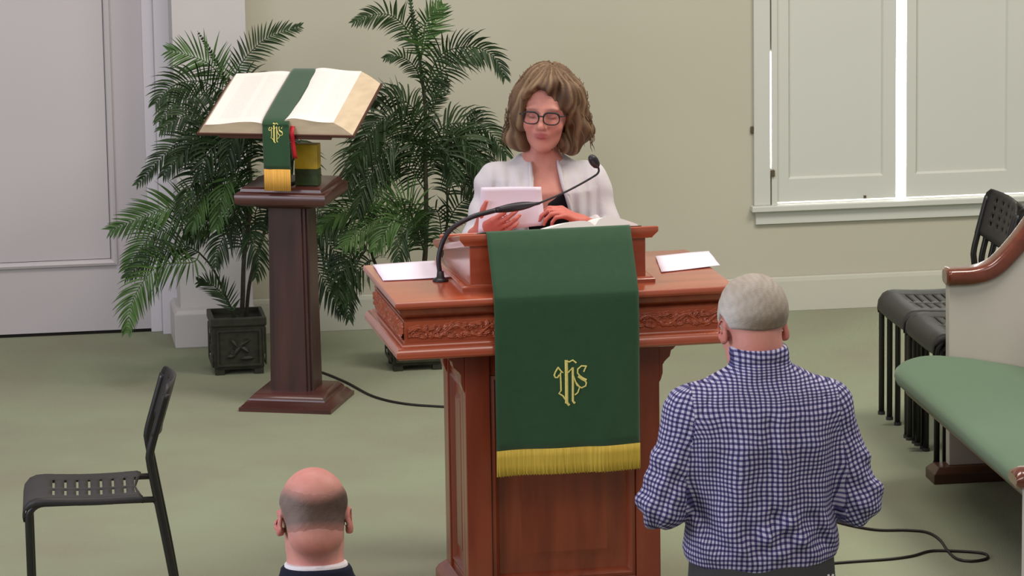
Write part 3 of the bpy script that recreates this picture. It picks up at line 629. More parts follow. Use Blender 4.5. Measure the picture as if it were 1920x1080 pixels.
# green stole over the book
st = empty('book_marker_stole', (LC[0], LC[1], 0), LR); tag(st, 'narrow green stole with gold monogram and amber fringe draped over the large open book', 'stole')
def bp(y, hh): return BM @ Vector((0, y, hh))
SP = [bp(BL+0.008, -0.05), bp(BL+0.008, 0.02), bp(BL+0.004, 0.052), bp(BL*0.75, 0.056), bp(BL*0.5, 0.057), bp(BL*0.25, 0.056), bp(0.02, 0.053), bp(-0.008, 0.044), bp(-0.010, 0.03)]
last = SP[-1]; SP += [Vector((0, last.y-0.002, last.z-0.03)), Vector((0, last.y, last.z-0.08)), Vector((0, last.y+0.004, last.z-0.155))]
SPd = bez(SP, 5)
def stole_pt(u, k, off=0.0):
    i = min(int(k), len(SPd)-2); f = k-i; p = SPd[i].lerp(SPd[i+1], f); t = (SPd[i+1]-SPd[i]).normalized(); n = Vector((0, t.z, -t.y))
    if n.z < 0 and abs(t.z) < 0.95: n = -n
    if abs(t.z) >= 0.95: n = Vector((0, -1, 0))
    skew = 0.0
    return (p.x+0.008+u, p.y+n.y*off+0.002*math.sin(u*60), p.z+n.z*off)
b = MB(); b.grid([[stole_pt(-0.05+0.1*j/12, k) for j in range(13)] for k in range(len(SPd))]); stc = b.build('stole_cloth', MT['green'], st, smooth=True, solid=0.002)
e = SPd[-1]
b = MB(); b.grid([[(-0.042+0.1*j/40, e.y-0.001+0.0012*math.sin(j*2.1)*k, e.z-0.080*k) for j in range(41)] for k in (0, 0.5, 1)]); b.build('fringe', MT['fringe2'], st, smooth=True, solid=0.003)
K0 = None
zs_ = [p.z for p in SPd]
def stole_at(u, v, up=0):
    z = last.z-0.020+v
    for i in range(len(SPd)-1, 5, -1):
        if zs_[i-1] >= z: k = i-1+(zs_[i-1]-z)/max(1e-6, zs_[i-1]-zs_[i]); break
    return stole_pt(u, k, 0.0022+0.001*up)
monogram(stole_at, 0.1296/690*0.60, 'gold_monogram', MT['gold'], stc)
b = MB(); pts = [SPd[28]+Vector((0.066, 0.002, 0)), last+Vector((0.069, 0.002, -0.01)), last+Vector((0.070, 0.004, -0.06)), last+Vector((0.076, 0.012, -0.115))]
pts = bez(pts, 5); b.grid([[tuple(p+Vector((dx, 0.002*math.sin(i*0.8), 0))) for dx in (-0.008, 0, 0.008)] for i, p in enumerate(pts)])
rb = b.build('ribbon', MT['red'], bb, smooth=True, solid=0.0012)
# small printed box on the tray
pb = empty('printed_box', (LC[0], LC[1], 0), LR); tag(pb, 'small yellow and green printed box on the pedestal tray beneath the open book', 'box')
b = MB(); b.box(0.042, 0.128, -0.10, -0.05, 0.841, 0.903, 0.002); b.build('lower_band', MT['greenp'], pb)
b = MB(); b.box(0.042, 0.128, -0.10, -0.05, 0.903, 0.995, 0.002); b.build('upper_band', MT['yellow'], pb)
# ================================================================== cables
def cable(name, px, label, z=0.005, r=0.0045):
    P = [at(x, y, z) for x, y in px]; b = MB(); pts = bez(P, 6)
    b.tube(pts, r, 6); return tag(b.build(name, MT['cable'], None, smooth=True), label, 'cable')
cable('cable', [(560, 690), (600, 697), (650, 717), (700, 743), (760, 757), (842, 763), (930, 768)], 'black cable curving from the dark pedestal to the pulpit base')
px = [(1540, 965), (1575, 980), (1640, 993), (1700, 994), (1738, 998), (1762, 1012), (1778, 1034), (1795, 1048), (1822, 1052), (1848, 1048), (1851, 1041), (1835, 1036), (1790, 1033), (1745, 1033), (1712, 1042), (1670, 1048), (1600, 1053), (1560, 1056), (1500, 1060)]
cable('cable', px, 'dark looping cable on the carpet right of the man in the checked shirt')
# ================================================================== potted palms
def planter(root, s=1.0):
    hh = 0.105; b = MB()
    b.ring_loft(0, 0, hh, hh, [(0.012, 0.022), (0.009, 0.03), (0.004, 0.19), (0.0, 0.192), (-0.003, 0.197), (-0.003, 0.222), (0.0, 0.226), (0.012, 0.226), (0.014, 0.205)][0:9], cap=False)
    b.ring_loft(0, 0, hh, hh, [(0.012, 0.021), (0.012, 0.0225)])
    for sx in (-1, 1):
        for sy in (-1, 1): b.box(min(sx*0.094, sx*0.058), max(sx*0.094, sx*0.058), min(sy*0.094, sy*0.058), max(sy*0.094, sy*0.058), 0, 0.0215)
    p = b.build('planter', MT['pot'], root, bevel=0.002)
    for rot in (0, -math.pi/2, math.pi/2, math.pi):
        b = MB(); b.T = Matrix.Rotation(rot, 4, 'Z')
        y = -hh+0.004
        b.frame(-0.088, 0.088, 0.034, 0.182, 0, 0, [(0, y-0.001), (0.002, y-0.006), (0.010, y-0.006), (0.012, y-0.001)])
        for (cx, cz, a, l) in ((0.0, 0.105, 0.9, 0.10), (0.02, 0.125, 0.5, 0.05), (0.02, 0.10, -0.6, 0.05), (-0.025, 0.09, 1.5, 0.04), (-0.03, 0.075, 0.2, 0.04), (0.03, 0.065, 0.05, 0.06), (-0.02, 0.125, 2.3, 0.045)):
            d = Vector((math.cos(a), 0, math.sin(a))); n = Vector((-d.z, 0, d.x)); c = Vector((cx, y-0.001, cz))
            P = []
            for i in range(7):
                t = i/6; wd = 0.009*math.sin(math.pi*min(0.97, max(0.03, t)))
                P.append([tuple(c+d*l*(t-0.5)+n*wd), tuple(c+d*l*(t-0.5)+Vector((0, -0.006, 0))), tuple(c+d*l*(t-0.5)-n*wd)])
            b.grid(P)
        b.build('embossed_panel', MT['pot'], p)
    b = MB(); b.box(-0.093, 0.093, -0.093, 0.093, 0.195, 0.206); b.build('soil', MT['soil'], p)
def frond(root, o0, pts, leaf, light=0, droop=0.5, start=0.1, dens=1.0, asym=1.0, sr=0.003):
    """pts = [(px, py, Y)] along the rachis"""
    P = [atY(x, y, Y)-o0 for x, y, Y in pts]; C_ = bez(P, 10); b = MB()
    b.tube([p for p in C_], [sr*(1-0.75*i/(len(C_)-1)) for i in range(len(C_))], 5)
    L = [0]
    for i in range(1, len(C_)): L.append(L[-1]+(C_[i]-C_[i-1]).length)
    tot = L[-1]; step = 0.0125/dens; s = start*tot
    rnd = random.Random(int(abs(pts[0][0]*7+pts[-1][1]*13)))
    roll = rnd.uniform(-0.5, 0.5); view = Vector((-math.sin(YAW), -math.cos(YAW), 0.15)).normalized()
    while s < tot*0.995:
        i = max(j for j in range(len(L)) if L[j] <= s); i = min(i, len(C_)-2); f = (s-L[i])/(L[i+1]-L[i]+1e-9)
        p = C_[i].lerp(C_[i+1], f); t = (C_[i+1]-C_[i]).normalized(); u = s/tot; q = (u-start)/(1-start)
        side0 = t.cross(view).normalized(); nrm = side0.cross(t)
        for sg in (-1, 1):
            ln = 1.34*leaf*(0.45+0.75*math.sin(math.pi*min(1, 0.12+0.80*q))**0.8)*(1-0.55*q**3)*rnd.uniform(0.85, 1.1)*(asym if sg > 0 else 1/asym if asym < 1 else 1)
            sd = (side0*math.cos(roll)+nrm*math.sin(roll)*sg*0.9+nrm*rnd.uniform(-0.25, 0.35)).normalized()*sg
            ang = 1.18-0.62*q+rnd.uniform(-0.08, 0.08)
            d = (t*math.cos(ang)+sd*math.sin(ang)).normalized()
            pts_ = []; pp = p.copy(); nseg = 5
            for k in range(nseg+1):
                pts_.append(pp.copy()); dd = (d+Vector((0, 0, -droop*(k/nseg)*1.3))).normalized(); pp = pp+dd*ln/nseg
            wv = (pts_[-1]-pts_[0]).cross(nrm)
            wv = wv.normalized() if wv.length > 1e-6 else Vector((1, 0, 0)); tw = rnd.uniform(-0.7, 0.7)
            wv = (wv*math.cos(tw)+nrm*math.sin(tw)).normalized(); W = 0.0042
            rows = []
            for k, c in enumerate(pts_):
                ww = W*(0.5, 1.0, 1.0, 0.85, 0.5, 0.06)[k]
                rows.append([c-wv*ww, c+nrm*(-0.0012), c+wv*ww])
            b.grid(rows)
        s += step*rnd.uniform(0.85, 1.15)
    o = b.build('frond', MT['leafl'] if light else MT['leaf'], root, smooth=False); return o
def stalk(root, o0, pts, r):
    P = bez([atY(x, y, Y)-o0 if Y else Vector((0, 0, 0.2)) for x, y, Y in pts], 6); b = MB(); n = len(P)
    b.tube(P, [r*(1-0.45*i/(n-1)) for i in range(n)], 8); b.build('stalk', MT['stem'], root, smooth=True)
# --- palm behind the pedestal, left
YA = 15.215; oa = Vector((1.137, YA, 0)); pa = empty('potted_palm', oa); tag(pa, 'potted palm in a square dark planter behind and left of the mahogany pedestal', 'potted palm')
planter(pa)
stalk(pa, oa, [(452, 612, 15.2), (455, 560, 15.2), (458, 480, 15.2), (470, 380, 15.22), (465, 290, 15.25), (440, 200, 15.28), (428, 145, 15.3)], 0.010)
stalk(pa, oa, [(460, 612, 15.22), (470, 520, 15.25), (500, 420, 15.3), (520, 330, 15.3), (500, 250, 15.3)], 0.008)
stalk(pa, oa, [(446, 612, 15.18), (425, 560, 15.15), (400, 505, 15.1), (374, 474, 15.05)], 0.006)
FA = [
 ([(430, 160, 15.28), (455, 115, 15.3), (500, 72, 15.33), (562, 50, 15.36)], 0.055, 0, 0.25, 0.1),
 ([(428, 165, 15.28), (405, 115, 15.25), (370, 58, 15.25)], 0.012, 0, 0.0, 0.1),
 ([(428, 165, 15.28), (395, 122, 15.22), (352, 103, 15.2), (316, 96, 15.2)], 0.085, 1, 0.3, 0.1),
 ([(430, 175, 15.27), (370, 152, 15.2), (318, 165, 15.15), (290, 196, 15.12)], 0.085, 0, 0.7, 0.1),
 ([(445, 230, 15.25), (390, 180, 15.2), (335, 188, 15.1), (298, 228, 15.05)], 0.09, 0, 0.9, 0.1),
 ([(455, 260, 15.25), (405, 215, 15.15), (350, 215, 15.05), (300, 245, 15.0)], 0.075, 0, 0.8, 0.1),
 ([(465, 300, 15.22), (400, 240, 15.1), (325, 275, 15.0), (258, 345, 14.98)], 0.065, 0, 0.4, 0.15),
 ([(468, 330, 15.22), (420, 262, 15.1), (360, 270, 15.0), (305, 330, 14.95)], 0.08, 0, 0.8, 0.1),
 ([(466, 360, 15.2), (420, 310, 15.1), (370, 330, 15.0), (335, 400, 14.95)], 0.09, 0, 0.7, 0.1),
 ([(466, 420, 15.2), (400, 385, 15.1), (310, 392, 15.0), (206, 432, 14.98)], 0.092, 1, 0.35, 0.2),
 ([(460, 440, 15.2), (380, 420, 15.1), (290, 440, 15.0), (235, 505, 14.98)], 0.085, 1, 0.5, 0.25),
 ([(374, 474, 15.05), (345, 462, 15.0), (290, 480, 14.95), (236, 520, 14.92)], 0.07, 0, 0.5, 0.02),
 ([(374, 476, 15.05), (360, 492, 15.02), (295, 500, 14.95), (250, 560, 14.9), (238, 622, 14.88)], 0.082, 1, 0.6, 0.05),
 ([(446, 605, 15.15), (425, 560, 15.1), (395, 532, 15.05), (372, 528, 15.0)], 0.05, 0, 0.1, 0.2),
 ([(470, 420, 15.2), (430, 430, 15.05), (408, 470, 15.0), (404, 500, 14.98)], 0.075, 0, 1.1, 0.1),
 ([(470, 430, 15.2), (470, 440, 15.0), (485, 490, 14.95), (480, 520, 14.95)], 0.075, 0, 1.1, 0.1),
 ([(472, 400, 15.2), (430, 350, 15.1), (385, 360, 15.0), (358, 430, 14.98)], 0.09, 1, 0.7, 0.1),
 ([(474, 400, 15.2), (455, 340, 15.1), (425, 340, 15.0), (405, 430, 14.96)], 0.085, 1, 0.8, 0.1),
 ([(470, 330, 15.22), (440, 262, 15.15), (395, 280, 15.0), (372, 340, 14.97)], 0.095, 0, 0.8, 0.1),
 ([(440, 190, 15.27), (455, 150, 15.3), (478, 150, 15.3), (490, 180, 15.3)], 0.06, 0, 0.6, 0.1),
 ([(465, 300, 15.24), (480, 240, 15.3), (520, 240, 15.3), (560, 290, 15.28)], 0.08, 0, 0.8, 0.1),
 ([(500, 330, 15.28), (520, 270, 15.3), (560, 290, 15.3), (590, 360, 15.28)], 0.085, 0, 0.8, 0.1),
 ([(470, 300, 15.24), (470, 250, 15.1), (440, 255, 15.0), (420, 320, 14.95)], 0.09, 0, 0.9, 0.1),
 ([(500, 420, 15.3), (530, 380, 15.3), (580, 380, 15.3), (640, 440, 15.25), (655, 470, 15.2)], 0.075, 0, 0.8, 0.1),
 ([(490, 440, 15.3), (540, 430, 15.3), (610, 450, 15.28), (645, 520, 15.2), (655, 600, 15.15)], 0.085, 0, 0.7, 0.1),
 ([(490, 450, 15.3), (530, 460, 15.3), (590, 500, 15.25), (640, 590, 15.2)], 0.08, 0, 0.9, 0.1),
 ([(480, 440, 15.26), (480, 395, 15.2), (500, 380, 15.2), (515, 420, 15.2)], 0.08, 0, 0.9, 0.1),
 ([(462, 300, 15.24), (430, 250, 15.18), (380, 250, 15.1), (340, 300, 15.05)], 0.085, 0, 0.8, 0.1),
 ([(468, 370, 15.24), (430, 320, 15.2), (400, 340, 15.12), (380, 400, 15.05)], 0.085, 0, 0.8, 0.1),
 ([(490, 400, 15.28), (470, 350, 15.3), (450, 370, 15.3), (440, 430, 15.28)], 0.085, 0, 0.8, 0.1),
 ([(458, 480, 15.2), (440, 420, 15.25), (400, 410, 15.25), (350, 450, 15.2)], 0.08, 0, 0.7, 0.1),
]
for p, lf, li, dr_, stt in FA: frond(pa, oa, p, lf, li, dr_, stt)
# --- palm between the pedestal and the pulpit
YB = 15.14; ob = Vector((1.822, YB, 0)); pb_ = empty('potted_palm', ob); tag(pb_, 'tall potted palm behind the left end of the pulpit ledge', 'potted palm')
planter(pb_)
stalk(pb_, ob, [(782, 600, 15.12), (797, 480, 15.1), (799, 380, 15.1), (797, 290, 15.1), (797, 200, 15.1), (788, 120, 15.1)], 0.011)
stalk(pb_, ob, [(790, 600, 15.14), (826, 490, 15.15), (838, 420, 15.15), (838, 350, 15.15)], 0.007)
stalk(pb_, ob, [(776, 600, 15.12), (740, 540, 15.1), (706, 500, 15.08), (690, 430, 15.08), (700, 330, 15.08)], 0.008)
FB = [
 ([(790, 130, 15.1), (778, 60, 15.1), (768, -10, 15.12), (764, -60, 15.12)], 0.010, 0, 0.0, 0.1, 0.006),
 ([(790, 110, 15.1), (768, 62, 15.08), (735, 30, 15.05), (700, 28, 15.02), (664, 42, 15.0)], 0.058, 0, 0.5, 0.15, 0.003),
 ([(790, 110, 15.1), (793, 75, 15.05), (800, 40, 15.0), (826, 10, 14.98)], 0.075, 1, 0.15, 0.08, 0.003),
 ([(793, 100, 15.1), (800, 70, 15.15), (815, 45, 15.2), (832, 8, 15.2)], 0.06, 1, 0.1, 0.1, 0.003),
 ([(796, 170, 15.1), (825, 105, 15.05), (880, 88, 15.0), (925, 105, 14.96), (948, 148, 14.95)], 0.075, 0, 0.6, 0.08, 0.003),
 ([(796, 175, 15.1), (830, 130, 15.1), (870, 105, 15.15), (905, 112, 15.2)], 0.07, 0, 0.6, 0.05, 0.003),
 ([(795, 175, 15.1), (780, 130, 15.05), (752, 106, 15.0), (718, 110, 14.98)], 0.038, 0, 0.5, 0.25, 0.003),
 ([(800, 230, 15.1), (808, 190, 15.1), (822, 165, 15.1), (840, 150, 15.1)], 0.040, 0, 0.1, 0.3, 0.002),
 ([(800, 230, 15.1), (808, 205, 15.08), (825, 180, 15.05), (838, 172, 15.05)], 0.036, 0, 0.1, 0.3, 0.002),
 ([(799, 260, 15.1), (785, 215, 15.08), (750, 185, 15.05), (712, 182, 15.02), (695, 200, 15.0)], 0.068, 0, 1.0, 0.15, 0.003),
 ([(799, 290, 15.1), (775, 235, 15.05), (735, 215, 15.0), (690, 260, 14.95), (655, 335, 14.92)], 0.10, 0, 0.6, 0.1, 0.003),
 ([(799, 300, 15.1), (760, 230, 15.05), (710, 225, 15.0), (670, 290, 14.95)], 0.10, 0, 0.7, 0.1, 0.003),
 ([(799, 330, 15.1), (770, 270, 15.05), (730, 265, 15.0), (690, 330, 14.95), (670, 400, 14.92)], 0.095, 0, 0.7, 0.1, 0.003),
 ([(799, 350, 15.1), (775, 290, 15.1), (745, 290, 15.1), (720, 350, 15.1)], 0.07, 0, 0.9, 0.1, 0.003),
 ([(700, 330, 15.08), (690, 270, 15.0), (665, 290, 14.95), (650, 360, 14.92)], 0.085, 0, 0.7, 0.1, 0.003),
 ([(799, 430, 15.1), (770, 378, 15.05), (715, 372, 15.0), (650, 395, 14.95), (592, 432, 14.93)], 0.088, 1, 0.5, 0.15, 0.003),
 ([(799, 440, 15.1), (760, 405, 15.05), (700, 415, 15.0), (640, 465, 14.95)], 0.09, 1, 0.6, 0.1, 0.003),
 ([(798, 470, 15.1), (770, 420, 15.0), (735, 420, 14.95), (700, 470, 14.92)], 0.085, 1, 0.9, 0.1, 0.003),
 ([(797, 480, 15.1), (780, 430, 15.0), (755, 440, 14.95), (745, 500, 14.92)], 0.08, 0, 0.9, 0.1, 0.003),
 ([(690, 430, 15.08), (660, 400, 15.0), (620, 410, 14.97), (585, 460, 14.95)], 0.08, 0, 0.7, 0.1, 0.003),
 ([(695, 470, 15.08), (665, 470, 15.0), (640, 510, 14.97), (635, 560, 14.95)], 0.08, 0, 0.8, 0.1, 0.003),
 ([(700, 490, 15.08), (690, 490, 15.0), (660, 520, 14.97), (640, 570, 14.95)], 0.07, 0, 0.6, 0.1, 0.003),
 ([(806, 300, 15.1), (830, 240, 15.1), (880, 232, 15.1), (920, 250, 15.08), (950, 292, 15.05)], 0.095, 0, 0.9, 0.08, 0.003),
 ([(806, 310, 15.1), (835, 255, 15.1), (875, 265, 15.05), (905, 320, 15.0)], 0.10, 0, 0.8, 0.08, 0.003),
 ([(838, 350, 15.15), (850, 290, 15.15), (885, 245, 15.15), (893, 212, 15.15)], 0.07, 0, 0.2, 0.1, 0.003),
 ([(838, 350, 15.15), (862, 300, 15.1), (895, 310, 15.05), (920, 350, 15.0)], 0.085, 0, 0.7, 0.1, 0.003),
 ([(838, 380, 15.15), (850, 330, 15.2), (875, 330, 15.25), (900, 380, 15.3)], 0.07, 0, 0.7, 0.1, 0.003),
 ([(834, 430, 15.15), (855, 390, 15.12), (880, 370, 15.1), (905, 370, 15.08)], 0.065, 0, 0.3, 0.15, 0.003),
 ([(799, 360, 15.1), (760, 310, 15.15), (710, 310, 15.2), (675, 370, 15.2)], 0.09, 0, 0.8, 0.1, 0.003),
 ([(797, 440, 15.1), (765, 400, 15.2), (725, 400, 15.2), (690, 450, 15.2)], 0.085, 0, 0.8, 0.1, 0.003),
 ([(806, 320, 15.1), (840, 275, 15.2), (880, 285, 15.2), (920, 340, 15.2)], 0.09, 0, 0.8, 0.1, 0.003),
 ([(806, 310, 15.1), (815, 280, 15.05), (840, 290, 15.0), (850, 340, 15.0)], 0.085, 0, 0.8, 0.1, 0.003),
 ([(830, 470, 15.15), (822, 400, 15.1), (800, 400, 15.1), (775, 450, 15.1)], 0.07, 0, 0.9, 0.1, 0.003),
]
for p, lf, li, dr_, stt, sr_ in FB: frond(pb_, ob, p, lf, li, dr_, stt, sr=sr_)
# ================================================================== people: signed-distance sculpting, meshed with surface nets
class Field:
    def __init__(s, lo, hi, h):
        s.ax = [np.arange(lo[i], hi[i]+h, h).astype(np.float64) for i in range(3)]; s.h = h
        s.D = np.full([len(a) for a in s.ax], 0.5)
    def _sl(s, lo, hi):
        r = []
        for i in range(3):
            a = int(np.searchsorted(s.ax[i], lo[i])); b = int(np.searchsorted(s.ax[i], hi[i])); r.append(slice(max(a-1, 0), min(b+1, len(s.ax[i]))))
        return tuple(r)
    def pts(s, sl):
        return s.ax[0][sl[0]][:, None, None], s.ax[1][sl[1]][None, :, None], s.ax[2][sl[2]][None, None, :]
    def op(s, fn, lo, hi, k=0.0, mode='add'):
        m = k+3*s.h; sl = s._sl([lo[i]-m for i in range(3)], [hi[i]+m for i in range(3)])
        if any(q.stop <= q.start for q in sl): return
        X, Y, Z = s.pts(sl); d = fn(X, Y, Z); A = s.D[sl]
        d = np.broadcast_to(d, A.shape)
        if mode == 'add':
            if k > 0: hh = np.maximum(k-np.abs(A-d), 0)/k; A = np.minimum(A, d)-hh*hh*k/4
            else: A = np.minimum(A, d)
        elif mode == 'sub':
            d = -d
            if k > 0: hh = np.maximum(k-np.abs(A-d), 0)/k; A = np.maximum(A, d)+hh*hh*k/4
            else: A = np.maximum(A, d)
        s.D[sl] = A
    def everywhere(s, fn):
        X, Y, Z = s.pts((slice(None),)*3); s.D = fn(s.D, X, Y, Z)
def rotm(ax, an):
    return np.array(Matrix.Rotation(an, 3, ax))
class Frame:
    """local frame: origin o, rotation R (columns = local axes in world)"""
    def __init__(s, o, R=None): s.o = np.array(o, float); s.R = np.eye(3) if R is None else np.array(R, float)
    def w(s, p): return s.o+s.R @ np.array(p, float)
    def loc(s, X, Y, Z):
        x, y, z = X-s.o[0], Y-s.o[1], Z-s.o[2]; R = s.R
        return R[0, 0]*x+R[1, 0]*y+R[2, 0]*z, R[0, 1]*x+R[1, 1]*y+R[2, 1]*z, R[0, 2]*x+R[1, 2]*y+R[2, 2]*z
ID = Frame((0, 0, 0))
def ell(F, fr, c, r, k=0.0, rot=None, mode='add'):
    R = fr.R if rot is None else fr.R @ rot; f2 = Frame(fr.w(c), R); rm = max(r)
    def fn(X, Y, Z):
        x, y, z = f2.loc(X, Y, Z); a = np.sqrt((x/r[0])**2+(y/r[1])**2+(z/r[2])**2); b = np.sqrt((x/r[0]**2)**2+(y/r[1]**2)**2+(z/r[2]**2)**2)
        return a*(a-1)/np.maximum(b, 1e-6)
    F.op(fn, f2.o-rm, f2.o+rm, k, mode)
def cap(F, fr, a, b, ra, rb, k=0.0, mode='add', flat=None):
    """tapered capsule; flat=(axis vector, factor) squashes the section along that axis"""
    a = fr.w(a); b = fr.w(b); ab = b-a; L2 = float(ab @ ab); rm = max(ra, rb)
    fl = None
    if flat is not None: fa = fr.R @ np.array(flat[0], float); fa /= np.linalg.norm(fa); fl = flat[1]
    def fn(X, Y, Z):
        x, y, z = X-a[0], Y-a[1], Z-a[2]; t = np.clip((x*ab[0]+y*ab[1]+z*ab[2])/L2, 0, 1)
        dx, dy, dz = x-ab[0]*t, y-ab[1]*t, z-ab[2]*t
        d2 = dx*dx+dy*dy+dz*dz
        if fl:
            q = dx*fa[0]+dy*fa[1]+dz*fa[2]; d2 = d2+q*q*(1/fl**2-1)
        return np.sqrt(d2)-(ra+(rb-ra)*t)
    F.op(fn, np.minimum(a, b)-rm, np.maximum(a, b)+rm, k, mode)
def loft(F, fr, prof, k=0.0, n=2.3, mode='add'):
    """prof rows: z, cx, cy, halfwidth, halfdepth (local)"""
    P = np.array(prof, float); P = P[np.argsort(P[:, 0])]; z0, z1 = P[0, 0], P[-1, 0]
    mx = max(P[:, 3].max(), P[:, 4].max())+np.abs(P[:, 1:3]).max()
    cs = [fr.w((sx*mx, sy*mx, z)) for sx in (-1, 1) for sy in (-1, 1) for z in (z0, z1)]
    def fn(X, Y, Z):
        x, y, z = fr.loc(X, Y, Z); shp = np.broadcast(x, y, z).shape; z = np.broadcast_to(z, shp)
        zz = np.clip(z, z0, z1); cx, cy, wd, dp = [np.interp(zz, P[:, 0], P[:, i]) for i in (1, 2, 3, 4)]
        a = (np.abs((x-cx)/wd)**n+np.abs((y-cy)/dp)**n)**(1/n); d = (a-1)*np.minimum(wd, dp)
        return np.maximum(d, np.maximum(z-z1, z0-z))
    F.op(fn, np.min(cs, 0), np.max(cs, 0), k, mode)
def nets(F):
    D = F.D; S = D < 0; n = D.shape
    c = np.zeros((n[0]-1, n[1]-1, n[2]-1), np.int8); offs = [(i, j, k) for i in (0, 1) for j in (0, 1) for k in (0, 1)]
    for o in offs: c += S[o[0]:n[0]-1+o[0], o[1]:n[1]-1+o[1], o[2]:n[2]-1+o[2]]
    act = (c > 0) & (c < 8); I = np.argwhere(act); acc = np.zeros((len(I), 3)); cnt = np.zeros(len(I))
    for a in offs:
        for ax in range(3):
            if a[ax]: continue
            b = list(a); b[ax] = 1
            ia, ib = I+np.array(a), I+np.array(b); da = D[ia[:, 0], ia[:, 1], ia[:, 2]]; db = D[ib[:, 0], ib[:, 1], ib[:, 2]]
            m = (da < 0) != (db < 0); t = np.where(m, da/np.where(m, da-db, 1), 0); p = ia.astype(float); p[:, ax] += t
            acc[m] += p[m]; cnt[m] += 1
    V = acc/cnt[:, None]
    W = np.stack([np.interp(V[:, i], np.arange(n[i]), F.ax[i]) for i in range(3)], 1)
    idm = -np.ones(act.shape, np.int64); idm[act] = np.arange(len(I)); fs = []
    for ax in range(3):
        b1, b2 = [(1, 2), (2, 0), (0, 1)][ax]
        sa = [slice(1, -1)]*3; sb = [slice(1, -1)]*3; sa[ax] = slice(0, n[ax]-1); sb[ax] = slice(1, n[ax])
        A, B = S[tuple(sa)], S[tuple(sb)]; m = A != B; J = np.argwhere(m)
        if not len(J): continue
        off = np.array([1, 1, 1]); off[ax] = 0; J2 = J+off; e1 = np.zeros(3, int); e1[b1] = 1; e2 = np.zeros(3, int); e2[b2] = 1
        g = lambda q: idm[q[:, 0], q[:, 1], q[:, 2]]
        q = np.stack([g(J2-e1-e2), g(J2-e2), g(J2), g(J2-e1)], 1); inside = A[m]
        q[~inside] = q[~inside][:, ::-1]; fs.append(q)
    return W, np.concatenate(fs)
def mesh_from(F, name, m, parent, color=None, smooth_it=0, keep=None, uvfn=None):
    V, Q = nets(F)
    if keep is not None:
        kc = keep(V[Q].mean(1)); Q = Q[kc]
        used = np.unique(Q); mp = -np.ones(len(V), int); mp[used] = np.arange(len(used)); V = V[used]; Q = mp[Q]
    for _ in range(smooth_it):
        A = np.zeros_like(V); C_ = np.zeros(len(V))
        for i in range(4):
            a, b = Q[:, i], Q[:, (i+1) % 4]; np.add.at(A, a, V[b]); np.add.at(A, b, V[a]); np.add.at(C_, a, 1); np.add.at(C_, b, 1)
        V = V*0.5+0.5*A/np.maximum(C_, 1)[:, None]
    me = bpy.data.meshes.new(name); me.vertices.add(len(V)); me.vertices.foreach_set('co', V.astype(np.float32).ravel())
    me.loops.add(len(Q)*4); me.loops.foreach_set('vertex_index', Q.astype(np.int32).ravel())
    me.polygons.add(len(Q)); me.polygons.foreach_set('loop_start', np.arange(0, len(Q)*4, 4, dtype=np.int32)); me.polygons.foreach_set('loop_total', np.full(len(Q), 4, np.int32))
    me.update(calc_edges=True); me.validate()
    me.polygons.foreach_set('use_smooth', np.ones(len(me.polygons), bool))
    if color is not None:
        at_ = me.color_attributes.new('Col', 'FLOAT_COLOR', 'POINT'); c = color(V); at_.data.foreach_set('color', np.concatenate([c, np.ones((len(V), 1))], 1).astype(np.float32).ravel())
    if uvfn is not None:
        uv = uvfn(V, Q); l = me.uv_layers.new(name='UVMap'); l.data.foreach_set('uv', uv.astype(np.float32).ravel())
    me.materials.append(m); o = bpy.data.objects.new(name, me); COL.objects.link(o); o.parent = parent; return o
def lerp(a, b, t): return a+(b-a)*t[:, None]
def blob(V, c, r): return np.exp(-(((V-np.array(c))/np.array(r))**2).sum(1))
